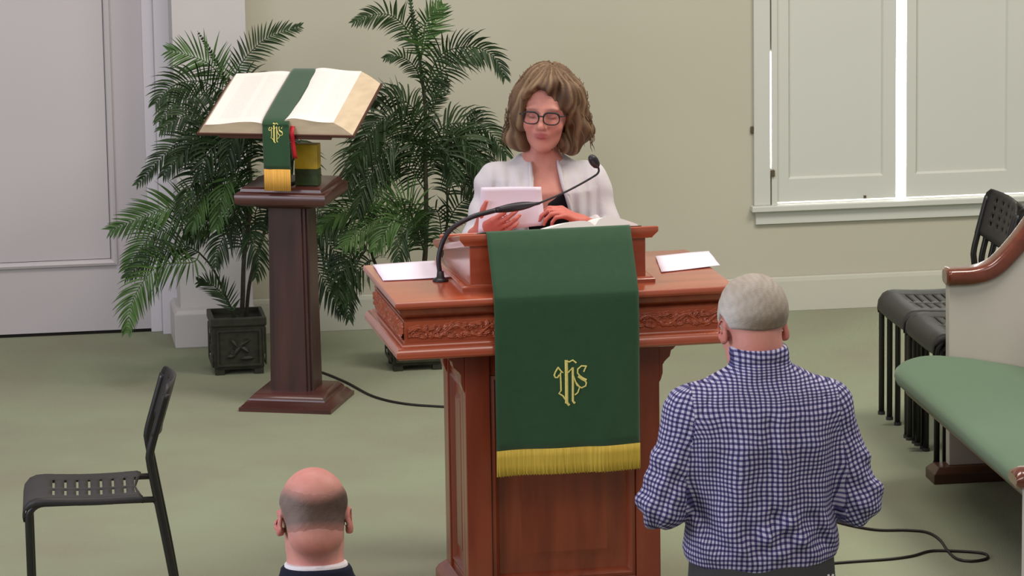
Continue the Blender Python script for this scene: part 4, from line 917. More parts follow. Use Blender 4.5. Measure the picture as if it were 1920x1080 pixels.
# ------------------------------------------------------------------ head in its own frame: face toward -y, up z
def head(F, fr, wd=1.0, nose=1.0, female=False, neck=None, closed=True, face=True):
    ell(F, fr, (0, 0.018, 0.032), (0.077*wd, 0.098, 0.086))
    ell(F, fr, (0, -0.028, -0.005), (0.068*wd, 0.066, 0.085), 0.03)
    ell(F, fr, (0, -0.036, -0.072), (0.050*wd if female else 0.056*wd, 0.05, 0.042), 0.035)
    ell(F, fr, (0, -0.070, -0.098), (0.020, 0.016, 0.015), 0.025)
    if not female: ell(F, fr, (0, 0.048, -0.045), (0.055, 0.046, 0.055), 0.03)
    if face:
        for s in (-1, 1):
            ell(F, fr, (s*0.036, -0.066, -0.030), (0.024, 0.022, 0.022), 0.02)
            ell(F, fr, (s*0.028, -0.082, 0.024), (0.024, 0.012, 0.008), 0.014)
            ell(F, fr, (s*0.032, -0.100, 0.003), (0.017, 0.013, 0.011), 0.012, mode='sub')
            ell(F, fr, (s*0.031, -0.079, 0.003), (0.0145, 0.0135, 0.0115), 0.003)
            cap(F, fr, (s*0.019, -0.0885, -0.0025), (s*0.043, -0.084, -0.0035), 0.0022, 0.002, 0.002, 'sub')
        cap(F, fr, (0, -0.088, 0.014), (0, -0.108*nose, -0.026), 0.0075, 0.0105, 0.012)
        ell(F, fr, (0, -0.110*nose, -0.030), (0.0105, 0.010, 0.009), 0.006)
        for s in (-1, 1):
            ell(F, fr, (s*0.0115, -0.098, -0.034), (0.008, 0.010, 0.0065), 0.006); ell(F, fr, (s*0.006, -0.107, -0.040), (0.0035, 0.005, 0.003), 0.002, mode='sub')
            cap(F, fr, (s*0.017, -0.095, -0.034), (s*0.028, -0.084, -0.058), 0.002, 0.002, 0.006, 'sub')
        ell(F, fr, (0, -0.088, -0.055), (0.026, 0.012, 0.016), 0.012)
        ell(F, fr, (0, -0.0975, -0.0525), (0.021, 0.0075, 0.0042), 0.004); ell(F, fr, (0, -0.0965, -0.0625), (0.018, 0.008, 0.0055), 0.004)
        cap(F, fr, (-0.021, -0.0985, -0.0572), (0.021, -0.0985, -0.0572), 0.0016, 0.0016, 0.0025, 'sub')
    for s in (-1, 1):
        Re = rotm('Z', s*0.45)
        ell(F, fr, (s*0.083*wd, 0.020, -0.010), (0.0070, 0.020, 0.034), 0.004, rot=Re); ell(F, fr, (s*0.077*wd, 0.012, -0.032), (0.006, 0.011, 0.013), 0.005, rot=Re)
        ell(F, fr, (s*0.086*wd, 0.017, -0.004), (0.005, 0.011, 0.020), 0.003, rot=Re, mode='sub')
def hand(F, wrist, fwd, palm_n, curl, scale=1.0, side=1, thumb=(0.5, 0.5), spread=0.09):
    """fwd: direction of fingers, palm_n: direction the palm faces, side=+1: thumb on cross(fwd, palm_n) side"""
    f = np.array(fwd, float); f /= np.linalg.norm(f); n = np.array(palm_n, float); n -= f*(n @ f); n /= np.linalg.norm(n); s = np.cross(f, n)*side
    R = np.stack([s, n, f], 1); fr = Frame(wrist, R); S = scale  # x: thumb side, y: palm normal, z: fingers
    cap(F, fr, (0, 0, -0.02*S), (0, 0, 0.02*S), 0.024*S, 0.026*S, 0.012, flat=((0, 1, 0), 0.75))
    for i in range(4):
        x = (0.030-0.0195*i)*S; cap(F, fr, (x*0.55, 0, 0.015*S), (x, 0, (0.083-0.004*abs(i-1))*S), 0.0135*S, 0.0112*S, 0.010, flat=((0, 1, 0), 0.95))
    Ls = [(0.041, 0.024, 0.020), (0.045, 0.028, 0.021), (0.042, 0.026, 0.020), (0.033, 0.020, 0.018)]
    for i in range(4):
        x = (0.030-0.0195*i)*S; p = np.array([x, 0, (0.084-0.004*abs(i-1))*S]); c = curl[i]; an = 0.0; sp = (1.5-i)*spread
        for j in range(3):
            an += c*(0.9, 1.15, 0.8)[j]; d = np.array([math.sin(sp)*math.cos(an), math.sin(an), math.cos(an)*math.cos(sp)]); q = p+d*Ls[i][j]*S
            r0 = (0.0095, 0.0086, 0.0077)[j]*S*(0.88 if i == 3 else 1); r1 = (0.0088, 0.0078, 0.0066)[j]*S*(0.88 if i == 3 else 1)
            cap(F, fr, p, q, r0, r1, 0.003 if j else 0.006); p = q
    p = np.array([0.022, 0.006, 0.012])*S; a, b = thumb
    for j, (L_t, r0, r1) in enumerate(((0.042, 0.0155, 0.012), (0.032, 0.0115, 0.0098), (0.025, 0.0098, 0.0078))):
        ang = (0.85-0.25*j*a); d = np.array([math.sin(ang)*math.cos(b), math.sin(b)*0.9+0.15*j, math.cos(ang)]); d /= np.linalg.norm(d); q = p+d*L_t*S
        cap(F, fr, p, q, r0*S, r1*S, 0.008 if j == 0 else 0.003); p = q
    return fr
SK = np.array(srgb(214, 150, 138)[:3]); SKR = np.array(srgb(198, 110, 100)[:3]); LIP = np.array(srgb(168, 84, 86)[:3])
def axial_uv(V, Q, a, b, rad):
    a = np.array(a); b = np.array(b); d = b-a; L0 = np.linalg.norm(d); d = d/L0; u0 = np.cross(d, [0, 1, 0]); u0 /= np.linalg.norm(u0); v0 = np.cross(d, u0)
    P = V-a; return np.arctan2(P @ u0, P @ v0)*rad, P @ d
# ================================================================== man in the checked shirt, standing, back to us
MX, MY, MZ = 1.985, 9.40, -0.36
man = empty('person', (MX, MY, MZ)); tag(man, 'grey-haired man in blue checked shirt standing with his back to us before the pulpit', 'person')
# local frame: x right, y forward (away from camera), z up from the floor
hm = Frame((-0.012, 0.045, 1.647), rotm('Z', math.pi+0.06) @ rotm('X', 0.30))
SHW = 0.185
torso = [(1.00, 0.0, 0.0, 0.178, 0.125), (1.06, 0, 0.005, 0.182, 0.130), (1.10, 0, 0.01, 0.194, 0.142), (1.14, 0, 0.012, 0.190, 0.143), (1.20, 0, 0.01, 0.178, 0.135), (1.30, 0, 0.0, 0.180, 0.130), (1.38, 0, -0.01, 0.190, 0.128), (1.45, 0, -0.008, 0.196, 0.115), (1.50, 0, -0.002, 0.178, 0.098), (1.535, 0, 0.003, 0.120, 0.080), (1.56, 0, 0.005, 0.075, 0.066), (1.575, 0, 0.008, 0.066, 0.062)]
ELB = {-1: (-0.248, -0.015, 1.225), 1: (0.236, -0.02, 1.215)}; SHO = {-1: (-0.178, 0.0, 1.445), 1: (0.162, 0.0, 1.440)}; WR = {-1: (-0.10, 0.235, 1.19), 1: (0.10, 0.235, 1.20)}
F = Field((-0.36, -0.2, 0.0), (0.36, 0.36, 1.82), 0.0065)
loft(F, ID, [(z, cx, cy, w-0.026, d-0.030) for z, cx, cy, w, d in torso][:-1]); cap(F, ID, (0, 0.005, 1.53), (-0.010, 0.03, 1.64), 0.060, 0.058, 0.03)
head(F, hm, 0.98)
for s in (-1, 1):
    cap(F, ID, SHO[s], ELB[s], 0.050, 0.044, 0.03); cap(F, ID, ELB[s], WR[s], 0.043, 0.027, 0.01)
    cap(F, ID, (s*0.09, 0, 0.96), (s*0.10, 0.01, 0.50), 0.085, 0.056, 0.03); cap(F, ID, (s*0.10, 0.01, 0.50), (s*0.105, -0.02, 0.09), 0.054, 0.038, 0.01); cap(F, ID, (s*0.105, -0.03, 0.05), (s*0.12, 0.15, 0.035), 0.032, 0.026, 0.02)
    hand(F, np.array(WR[s]), (-s*0.55, 0.75, 0.05), (-s*0.5, -0.35, 0.8), (0.5, 0.55, 0.6, 0.65), 0.98, side=-s)
ell(F, ID, (0, 0, 0.98), (0.165, 0.115, 0.10), 0.04)
def skin_man(V):
    c = np.tile(SK, (len(V), 1)); P = (V-hm.o) @ hm.R
    t = np.clip(blob(P, (0, 0.09, -0.10), (0.05, 0.05, 0.045))*0.8+blob(P, (0.085, 0.01, -0.01), (0.02, 0.04, 0.04))+blob(P, (-0.085, 0.01, -0.01), (0.02, 0.04, 0.04)), 0, 1)
    c = lerp(c, SKR, t*0.8); l = blob(P, (0, -0.1, -0.057), (0.02, 0.02, 0.008)); return lerp(c, LIP, np.clip(l*1.3, 0, 1))
mesh_from(F, 'body', MT['skin'], man, skin_man, 1)
# hair: a cap over the skull, shorn above the neck
def hair_shell(fr, off, region, wave, h=0.0042, extra=None, wd=0.98):
    G = Field(fr.o-0.15, fr.o+0.15, h)
    ell(G, fr, (0, 0.018, 0.032), (0.077*wd, 0.098, 0.086)); ell(G, fr, (0, 0.048, -0.045), (0.055, 0.046, 0.055), 0.03)
    if extra: extra(G)
    def fn(D, X, Y, Z):
        x, y, z = fr.loc(X, Y, Z); return np.maximum(D-off(x, y, z)-wave(x, y, z), region(x, y, z))
    G.everywhere(fn); return G
nape = lambda x: -0.022+0.015*(np.abs(x)/0.07)**2
def reg(x, y, z):
    # keep behind the ears/brow and above the nape line
    front = -(y+0.055+0.55*(0.03-z)*(z < 0.03))   # negative inside for y > line
    ear = 0.032-np.sqrt(((np.abs(x)-0.08)/0.9)**2+((y-0.016))**2+((z+0.008)/1.25)**2)
    return np.maximum(np.maximum(front, ear), nape(x)-z)
wv = lambda x, y, z: 0.0007*np.sin(x*310+z*90)*np.sin(z*190+y*140)+0.0012*np.sin(x*45+1)*np.sin(y*40+z*30)
G = hair_shell(hm, lambda x, y, z: 0.0035+0.0075*np.clip((z+0.045)/0.06, 0, 1), reg, wv)
HW, HG, HB = [np.array(srgb(*c)[:3]) for c in ((222, 218, 214), (168, 156, 142), (104, 84, 66))]
def hair_man(V):
    P = (V-hm.o) @ hm.R; n = 0.5+0.25*np.sin(P[:, 0]*410+np.sin(P[:, 2]*150)*1.5)+0.25*np.sin(P[:, 2]*230+P[:, 0]*160+P[:, 1]*90)
    c = lerp(np.tile(HG, (len(V), 1)), HW, n*0.25); wx = V[:, 0]-hm.o[0]
    c = lerp(c, HB, np.clip(blob(P, (0, 0.11, -0.012), (0.06, 0.05, 0.022))*0.75+0.5*blob(P, (-0.05, 0.09, 0.01), (0.03, 0.05, 0.03)), 0, 1))
    return lerp(c, HW, np.clip(blob(P, (0.075, 0.04, 0.015), (0.028, 0.06, 0.05))*0.8, 0, 1))  # whiter side patch puts the light from the left into the hair colour
mesh_from(G, 'hair', MT['hair'], man, hair_man, 1)
# shirt
F = Field((-0.36, -0.22, 0.98), (0.36, 0.34, 1.66), 0.005)
loft(F, ID, torso[1:]); 
loft(F, ID, [(1.545, 0, 0.000, 0.078, 0.074), (1.575, -0.002, 0.004, 0.071, 0.073), (1.606, -0.004, 0.010, 0.068, 0.073)], 0.01)
CU = {}
for s in (-1, 1):
    a, e, w_ = np.array(SHO[s]), np.array(ELB[s]), np.array(WR[s])
    ell(F, ID, a+np.array((-s*0.01, 0, -0.005)), (0.062, 0.07, 0.062), 0.05)
    cap(F, ID, a, a+(e-a)*0.55, 0.064, 0.060, 0.035); cap(F, ID, a+(e-a)*0.55, e, 0.060, 0.061, 0.02)
    cu = e+(w_-e)*0.34; CU[s] = cu; cap(F, ID, e, e+(w_-e)*0.12, 0.060, 0.057, 0.02); cap(F, ID, e+(w_-e)*0.10, cu, 0.056, 0.053, 0.006)
# fold displacement, all of it real surface relief
def folds(D, X, Y, Z):
    ax_ = np.abs(X); back = (Y < 0.03)
    tor = np.exp(-(np.maximum(ax_-0.15, 0)/0.03)**2)
    f = 0.0070*np.sin((X-0.004)*60+(Z-1.3)*9*np.sign(X))*np.clip((1.50-Z)/0.12, 0, 1)*np.exp(-((Z-1.28)/0.16)**2)
    f = f+0.0095*np.sin((X+0.55*(Z-1.1))*75)*np.exp(-((Z-1.14)/0.09)**2)+0.008*np.sin((X*0.6-(Z-1.1))*90+1.0)*np.exp(-((Z-1.15)/0.07)**2)*np.exp(-((X-0.03)/0.09)**2)
    f = f-0.012*np.exp(-(X/0.014)**2)*np.clip((1.47-Z)/0.03, 0, 1)*np.clip((Z-1.22)/0.2, 0, 1)
    sl = np.clip((ax_-0.19)/0.03, 0, 1)*(0.004*np.sin(Z*95+X*50)+0.0035*np.sin(Z*50-X*90+Y*70))*np.clip((1.42-Z)/0.1, 0.15, 1)
    f = f*np.clip((Z-1.075)/0.05, 0.0, 1)
    return D-f*tor*back-sl-0.0015*np.sin(X*40+3)*np.sin(Z*37)
F.everywhere(folds)
# armpit creases, yoke seam, collar fold, cuff turn-ups
for s in (-1, 1):
    cap(F, ID, (s*0.196, -0.13, 1.36), (s*0.200, -0.10, 1.20), 0.006, 0.010, 0.015, 'sub')
cap(F, ID, (-0.17, -0.127, 1.470), (0.17, -0.127, 1.470), 0.0025, 0.0025, 0.002, 'sub')
F.everywhere(lambda D, X, Y, Z: D+0.0045*np.exp(-((Z-1.577+0.25*(X**2)/0.06)/0.0035)**2)-0.0035*np.exp(-((Z-1.592)/0.012)**2)*(Z > 1.578))
F.everywhere(lambda D, X, Y, Z: np.maximum(D, 1.068-0.010*np.cos(X*14+0.5)-Z))
def uv_shirt(V, Q):
    C_ = V[Q].mean(1); reg_ = np.zeros(len(Q), int)
    # sleeve when beyond the armhole line
    lim = 0.182+0.018*np.clip((1.42-C_[:, 2])/0.1, 0, 1); reg_[C_[:, 0] > lim] = 1; reg_[C_[:, 0] < -lim] = 2
    U = [None]*3; uu_ = V[:, 0]+np.sign(V[:, 0])*np.clip((np.abs(V[:, 0])-0.07)/0.09, 0, 1)*(V[:, 1]+0.125)*0.8*np.clip((1.45-V[:, 2])/0.05, 0, 1); U[0] = np.stack([uu_, V[:, 2]+0.75*np.clip(V[:, 2]-1.48, 0, 1)*(V[:, 2] < 1.575)+0.07*(V[:, 2] >= 1.575)], 1)
    for r, s in ((1, 1), (2, -1)):
        u, v = axial_uv(V, Q, SHO[s], ELB[s], 0.062); U[r] = np.stack([u, v], 1)
    out = np.zeros((len(Q), 4, 2))
    for r in range(3):
        m = reg_ == r; uv = U[r][Q[m]]
        # unwrap seam
        ref = uv[:, :1, 0]; per = 1e6 if r == 0 else 2*math.pi*0.062; uv[:, :, 0] -= np.round((uv[:, :, 0]-ref)/per)*per
        out[m] = uv
    return out.reshape(-1, 2)
mesh_from(F, 'checked_shirt', MT['gingham'], man, None, 1, uvfn=uv_shirt)
# trousers
F = Field((-0.26, -0.2, 0.03), (0.26, 0.24, 1.12), 0.007)
loft(F, ID, [(0.86, 0, -0.008, 0.192, 0.145), (0.95, 0, -0.006, 0.190, 0.142), (1.02, 0, 0.0, 0.183, 0.132), (1.095, 0, 0.0, 0.178, 0.125)])
for s in (-1, 1): cap(F, ID, (s*0.092, 0, 0.90), (s*0.102, 0.01, 0.50), 0.102, 0.078, 0.02); cap(F, ID, (s*0.102, 0.01, 0.5), (s*0.106, -0.015, 0.09), 0.077, 0.062, 0.01)
for s in (-1, 1): cap(F, ID, (s*0.05, -0.142, 0.955), (s*0.135, -0.118, 0.965), 0.0022, 0.0022, 0.002, 'sub')
mtr = mesh_from(F, 'trousers', MT['trouser'], man, None, 1)
for s in (-1, 1):
    F = Field((s*0.115-0.09, -0.13, -0.01), (s*0.115+0.09, 0.22, 0.13), 0.006)
    ell(F, ID, (s*0.11, -0.03, 0.045), (0.042, 0.065, 0.045)); ell(F, ID, (s*0.122, 0.10, 0.035), (0.050, 0.095, 0.036), 0.03); F.everywhere(lambda D, X, Y, Z: np.maximum(D, 0.001-Z))
    mesh_from(F, 'shoe', MT['shoe'], man, None, 1)
# small white mark on the back pocket, right
b = MB(); y = -0.088
for z0, x0, x1 in ((0, 0, 0.006), (1, 0.010, 0.016)): pass
b.add([(0.134, y, 1.020), (0.139, y, 1.022), (0.143, y, 1.012), (0.139, y, 1.008)], [(0, 1, 2, 3)]); b.add([(0.147, y, 1.022), (0.152, y, 1.020), (0.147, y, 1.008), (0.143, y, 1.012)], [(0, 1, 2, 3)]); b.add([(0.140, y, 1.012), (0.146, y, 1.012), (0.146, y, 1.002), (0.140, y, 1.002)], [(0, 1, 2, 3)])
b.T = Matrix.Identity(4); mk = b.build('pocket_mark', MT['collar'], mtr, solid=0.002); mk.location = (0.012, 0, 0.022)
# ================================================================== bald man, seated in front, only head and collar in view
SX, SY, SZ = 0.852, 9.10, -0.36
sm = empty('person', (SX, SY, SZ)); tag(sm, 'balding man in dark suit with white collar seated at the bottom of the picture', 'person')
hs = Frame((0.0, 0.035, 1.297), rotm('Z', math.pi-0.05) @ rotm('X', 0.34))
F = Field((-0.34, -0.22, 0.0), (0.34, 0.75, 1.48), 0.0068)
tb = [(0.44, 0, 0.0, 0.165, 0.115), (0.60, 0, 0.0, 0.155, 0.11), (0.80, 0, -0.01, 0.165, 0.11), (1.00, 0, -0.015, 0.180, 0.108), (1.08, 0, -0.01, 0.175, 0.095), (1.14, 0, 0, 0.10, 0.075), (1.18, 0, 0.0, 0.066, 0.064)]
loft(F, ID, tb); cap(F, ID, (0, 0.0, 1.14), (0, 0.03, 1.27), 0.064, 0.062, 0.03); head(F, hs, 1.02)
ell(F, hs, (0, 0.075, -0.045), (0.062, 0.045, 0.05), 0.03)
for s in (-1, 1):
    cap(F, ID, (s*0.165, -0.01, 1.04), (s*0.225, 0.03, 0.76), 0.048, 0.042, 0.03); cap(F, ID, (s*0.225, 0.03, 0.76), (s*0.11, 0.26, 0.66), 0.040, 0.027, 0.01)
    cap(F, ID, (s*0.09, 0.02, 0.53), (s*0.12, 0.42, 0.53), 0.075, 0.055, 0.02); cap(F, ID, (s*0.12, 0.42, 0.53), (s*0.12, 0.45, 0.09), 0.052, 0.036, 0.01); cap(F, ID, (s*0.12, 0.43, 0.04), (s*0.13, 0.60, 0.035), 0.032, 0.026, 0.01)
    hand(F, np.array((s*0.11, 0.26, 0.66)), (-s*0.3, 0.9, -0.15), (0, 0.1, -1), (0.3, 0.3, 0.35, 0.35), 0.98, side=s)
def skin_bald(V):
    c = np.tile(SK*0.98, (len(V), 1)); P = (V-hs.o) @ hs.R
    t = blob(P, (0, 0.04, 0.125), (0.07, 0.09, 0.06))*0.75+blob(P, (0, 0.10, -0.09), (0.06, 0.05, 0.03))*0.6+blob(P, (0.088, 0.02, -0.01), (0.015, 0.03, 0.04))+blob(P, (-0.088, 0.02, -0.01), (0.015, 0.03, 0.04))
    c = lerp(c, np.array(srgb(206, 118, 108)[:3]), np.clip(t, 0, 1)*0.8); tp = 0.052+0.028*np.clip(np.abs(P[:, 0])/0.07, 0, 1)**2+0.20*np.maximum(-P[:, 1], 0)
    m_ = np.clip((tp+0.010-P[:, 2])/0.04, 0, 1)*np.clip((P[:, 2]+0.055)/0.03, 0, 1)*(P[:, 1] > -0.03)*(np.abs(P[:, 0]) < 0.079)
    return lerp(c, np.array(srgb(120, 92, 80)[:3]), m_*0.6)
mesh_from(F, 'body', MT['skin'], sm, skin_bald, 1)
def regb(x, y, z):
    front = -(y+0.045)
    ear = 0.032-np.sqrt(((np.abs(x)-0.08)/0.9)**2+((y-0.016))**2+((z+0.008)/1.25)**2)
    low = -0.048+0.010*(np.abs(x)/0.07)**2-z
    top = z-(0.052+0.028*np.clip(np.abs(x)/0.07, 0, 1)**2+0.20*np.maximum(-y, 0))
    return np.maximum(np.maximum(np.maximum(front, ear), low-0.02), top-0.03)
def offb(x, y, z):
    tp = 0.052+0.028*np.clip(np.abs(x)/0.07, 0, 1)**2+0.20*np.maximum(-y, 0)
    return -0.004+0.0065*np.clip((z+0.058)/0.03, 0, 1)*np.clip((tp+0.012-z)/0.035, 0, 1)
G = hair_shell(hs, offb, regb, lambda x, y, z: 0.0005*np.sin(x*300+z*90)*np.sin(z*180), extra=lambda g: (ell(g, hs, (0, 0.075, -0.045), (0.062, 0.045, 0.05), 0.03)), wd=1.02)
def hair_bald(V):
    P = (V-hs.o) @ hs.R; n = 0.5+0.0*P[:, 0]; tp = 0.052+0.028*np.clip(np.abs(P[:, 0])/0.07, 0, 1)**2+0.20*np.maximum(-P[:, 1], 0)
    c = lerp(np.tile(np.array(srgb(74, 54, 44)[:3]), (len(V), 1)), np.array(srgb(142, 126, 118)[:3]), np.clip(n*0.2+0.6*np.clip((P[:, 0]-0.01)/0.06, 0, 1), 0, 1))
    sk = np.array(srgb(204, 140, 128)[:3]); c = lerp(c, sk, np.clip((-0.018-P[:, 2])/0.035, 0, 1)*0.95)
    return lerp(c, sk, np.clip((P[:, 2]-tp+0.035)/0.04, 0, 1)*0.95)
mesh_from(G, 'hair', MT['hair'], sm, hair_bald, 1)
F = Field((-0.12, -0.12, 1.08), (0.12, 0.13, 1.26), 0.004)
loft(F, ID, [(1.10, 0, 0.0, 0.088, 0.078), (1.16, 0, 0.002, 0.077, 0.074), (1.208, 0, 0.010, 0.0735, 0.0735)]); F.everywhere(lambda D, X, Y, Z: np.maximum(D, Z-(1.198-0.10*Y)))
mesh_from(F, 'shirt_collar', MT['collar'], sm, None, 1)
F = Field((-0.32, -0.2, 0.42), (0.32, 0.34, 1.24), 0.007)
loft(F, ID, [(z, cx, cy, w+0.022, d+0.02) for z, cx, cy, w, d in tb[:-2]]+[(1.13, 0, 0.0, 0.115, 0.094), (1.165, 0, 0.0, 0.088, 0.084), (1.198, 0, 0.004, 0.081, 0.081)])
for s in (-1, 1):
    cap(F, ID, (s*0.170, -0.01, 1.035), (s*0.228, 0.03, 0.76), 0.068, 0.058, 0.04); cap(F, ID, (s*0.228, 0.03, 0.76), (s*0.12, 0.24, 0.67), 0.055, 0.042, 0.01)
F.everywhere(lambda D, X, Y, Z: np.maximum(D, Z-(1.190-0.08*Y)))
mesh_from(F, 'suit_jacket', MT['suit'], sm, None, 1)
F = Field((-0.26, -0.2, 0.06), (0.26, 0.58, 0.66), 0.008)
ell(F, ID, (0, 0, 0.545), (0.19, 0.14, 0.095))
for s in (-1, 1): cap(F, ID, (s*0.09, 0.02, 0.54), (s*0.12, 0.42, 0.53), 0.088, 0.068, 0.02); cap(F, ID, (s*0.12, 0.42, 0.53), (s*0.12, 0.45, 0.10), 0.066, 0.055, 0.01)
mesh_from(F, 'trousers', MT['suit'], sm, None, 1)
pw_ = empty('pew', (0.9, 9.10, -0.36)); tag(pw_, 'wooden front pew under the seated balding man, below the picture', 'pew')
b = MB(); b.box(-1.3, 0.62, -0.17, 0.22, 0.40, 0.445, 0.01); b.build('seat', MT['pewwood'], pw_)
b = MB(); b.box(-1.3, 0.62, -0.24, -0.21, 0.0, 0.80, 0.01); b.build('backrest', MT['pewwood'], pw_)
for x in (-1.28, 0.56): b = MB(); b.box(x, x+0.05, -0.209, 0.2, 0, 0.399); b.build('leg', MT['pewwood'], pw_)
# ================================================================== woman reading behind the pulpit
WXc, WYc = 1.884, 12.22
wm = empty('person', (WXc, WYc, 0)); tag(wm, 'woman with shoulder length light brown hair and black glasses reading behind the pulpit', 'person')
# x right, -y toward the camera
hw = Frame((0.008, -0.040, 1.424), rotm('Z', -0.30) @ rotm('X', 0.02) @ rotm('Y', 0.05))
F = Field((-0.30, -0.42, 0.0), (0.30, 0.18, 1.56), 0.0048)
tw_ = [(0.86, 0, 0.01, 0.160, 0.11), (1.00, 0, 0.0, 0.140, 0.10), (1.12, 0, -0.01, 0.138, 0.105), (1.18, 0, -0.012, 0.140, 0.100), (1.22, 0, 0.0, 0.136, 0.080), (1.26, 0, 0.008, 0.090, 0.062), (1.29, 0, 0.008, 0.055, 0.052)]
loft(F, ID, tw_); cap(F, ID, (0, 0.01, 1.25), (0.0, -0.012, 1.36), 0.046, 0.048, 0.03); head(F, hw, 0.92, 1.0, True)
WS = {-1: (-0.148, 0.01, 1.208), 1: (0.152, 0.01, 1.200)}; WE = {-1: (-0.215, -0.03, 1.02), 1: (0.205, -0.04, 1.02)}; WW = {-1: (-0.235, -0.225, 1.085), 1: (0.082, -0.262, 1.112)}
for s in (-1, 1):
    cap(F, ID, WS[s], WE[s], 0.041, 0.036, 0.03); cap(F, ID, WE[s], WW[s], 0.034, 0.023, 0.01)
    cap(F, ID, (s*0.085, 0.01, 0.88), (s*0.09, 0.0, 0.47), 0.078, 0.050, 0.03); cap(F, ID, (s*0.09, 0, 0.47), (s*0.09, 0.02, 0.08), 0.047, 0.032, 0.01); cap(F, ID, (s*0.09, 0.02, 0.045), (s*0.10, -0.13, 0.03), 0.030, 0.024, 0.01)
HFR = {}
HFR[-1] = hand(F, np.array(WW[-1]), (0.62, -0.50, 0.30), (0.2, 0.75, 0.35), (0.25, 0.28, 0.32, 0.38), 0.90, side=1, thumb=(0.4, 0.2))
HFR[1] = hand(F, np.array(WW[1]), (-0.72, -0.12, 0.42), (-0.25, 0.2, -0.8), (0.55, 0.6, 0.65, 0.7), 0.90, side=-1, thumb=(0.5, 0.3))
BROW = np.array(srgb(120, 84, 70)[:3])
def skin_w(V):
    c = np.tile(np.array(srgb(200, 136, 122)[:3]), (len(V), 1)); P = (V-hw.o) @ hw.R
    c = lerp(c, np.array(srgb(190, 100, 92)[:3]), np.clip(blob(P, (0.04, -0.08, -0.03), (0.022, 0.03, 0.02))+blob(P, (-0.04, -0.08, -0.03), (0.022, 0.03, 0.02)), 0, 1)*0.4)
    c = lerp(c, LIP, np.clip(1.5*(blob(P, (0, -0.1, -0.0525), (0.02, 0.012, 0.0045))+blob(P, (0, -0.1, -0.063), (0.018, 0.012, 0.0055))), 0, 1))
    for s in (-1, 1):
        c = lerp(c, BROW, np.clip(blob(P, (s*0.032, -0.09, 0.0225+0.002), (0.019, 0.02, 0.0035))*0.7, 0, 1)); c = lerp(c, BROW*0.5, np.clip(blob(P, (s*0.031, -0.09, -0.0040), (0.015, 0.02, 0.0022)), 0, 1)*0.9)
        c = lerp(c, np.array(srgb(170, 110, 112)[:3]), np.clip(blob(P, (s*0.032, -0.09, 0.006), (0.017, 0.02, 0.007)), 0, 1)*0.45)
    hd = (np.abs(V[:, 2]-1.1) < 0.1)*(V[:, 1] < -0.13); c = lerp(c, np.array(srgb(194, 100, 88)[:3]), hd*0.8)
    return c
mesh_from(F, 'body', MT['skin'], wm, skin_w, 1)
# hair: full wavy bob, parted on her left, swept over the forehead
G = Field(hw.o-0.20, hw.o+0.20, 0.0042)
hc = Frame(hw.o+np.array((0.008, 0.012, 0)), rotm('Z', -0.12) @ rotm('X', 0.16))
ell(G, hc, (0.003, 0.022, 0.047), (0.096, 0.106, 0.104))
for s in (-1, 1):
    ell(G, hc, (s*0.090, 0.000, -0.005), (0.034, 0.062, 0.085), 0.04); ell(G, hc, (s*0.082, 0.010, -0.085), (0.038, 0.055, 0.045), 0.03)
    ell(G, hc, (s*0.106, -0.005, -0.072), (0.026, 0.035, 0.028), 0.015)
ell(G, hc, (0, 0.07, -0.05), (0.090, 0.055, 0.09), 0.04)
ell(G, hc, (0.095, 0.0, -0.050), (0.040, 0.06, 0.060), 0.02); ell(G, hc, (0.060, -0.035, -0.085), (0.026, 0.03, 0.042), 0.02)
ell(G, hc, (-0.070, -0.055, 0.025), (0.028, 0.035, 0.060), 0.02); ell(G, hc, (-0.02, -0.065, 0.095), (0.065, 0.035, 0.030), 0.02, rot=rotm('Y', -0.5))
ell(G, hc, (0.055, -0.055, 0.060), (0.038, 0.035, 0.055), 0.02, rot=rotm('Y', 0.35))
# the opening for the face
ell(G, hw, (-0.012, -0.105, 0.036), (0.053, 0.060, 0.053), 0.012, mode='sub')
ell(G, hw, (-0.004, -0.105, -0.030), (0.054, 0.070, 0.098), 0.012, mode='sub'); ell(G, hw, (0.0, -0.06, -0.12), (0.050, 0.07, 0.06), 0.012, mode='sub')
ell(G, hw, (0.0, -0.020, -0.14), (0.052, 0.05, 0.05), 0.01, mode='sub')
def strands(D, X, Y, Z):
    x, y, z = hc.loc(X, Y, Z); an = np.arctan2(x-0.015, -(y-0.02)+1e-6); sw = an*34+np.sin(z*38+an*3)*1.6+np.sin(z*90)*0.5
    big = 0.0040*np.sin(an*11+np.sin(z*26)*1.6+z*20); curl = 0.007*np.sin(z*62+an*4)*np.clip(-z/0.05, 0, 1)
    return D-0.0020*np.sin(sw)-big-curl
G.everywhere(strands)
H1, H2, H3 = [np.array(srgb(*c)[:3]) for c in ((100, 76, 54), (142, 116, 88), (64, 41, 31))]
def hair_w(V):
    P = (V-hc.o) @ hc.R; an = np.arctan2(P[:, 0]-0.015, -(P[:, 1]-0.02)); n = 0.5+0.5*np.sin(an*34+np.sin(P[:, 2]*38+an*3)*1.6+np.sin(P[:, 2]*90)*0.5)
    n2 = 0.5+0.5*np.sin(an*13+P[:, 2]*24); c = lerp(np.tile(H1, (len(V), 1)), H2, n*n2*0.9); c = lerp(c, H3, np.clip((1-n)*0.35+blob(P, (0.02, -0.08, 0.08), (0.05, 0.05, 0.03))*0.55, 0, 1))
    P2 = (V-hw.o) @ hw.R
    c = lerp(c, H2, np.clip(blob(P2, (-0.05, -0.075, 0.055), (0.02, 0.04, 0.05)), 0, 1)*0.6)
    return lerp(c, H3, np.clip(np.exp(-((np.abs(P2[:, 0])-0.052)/0.012)**2)*(P2[:, 1] < -0.03)*(P2[:, 2] < 0.02), 0, 1)*0.5)
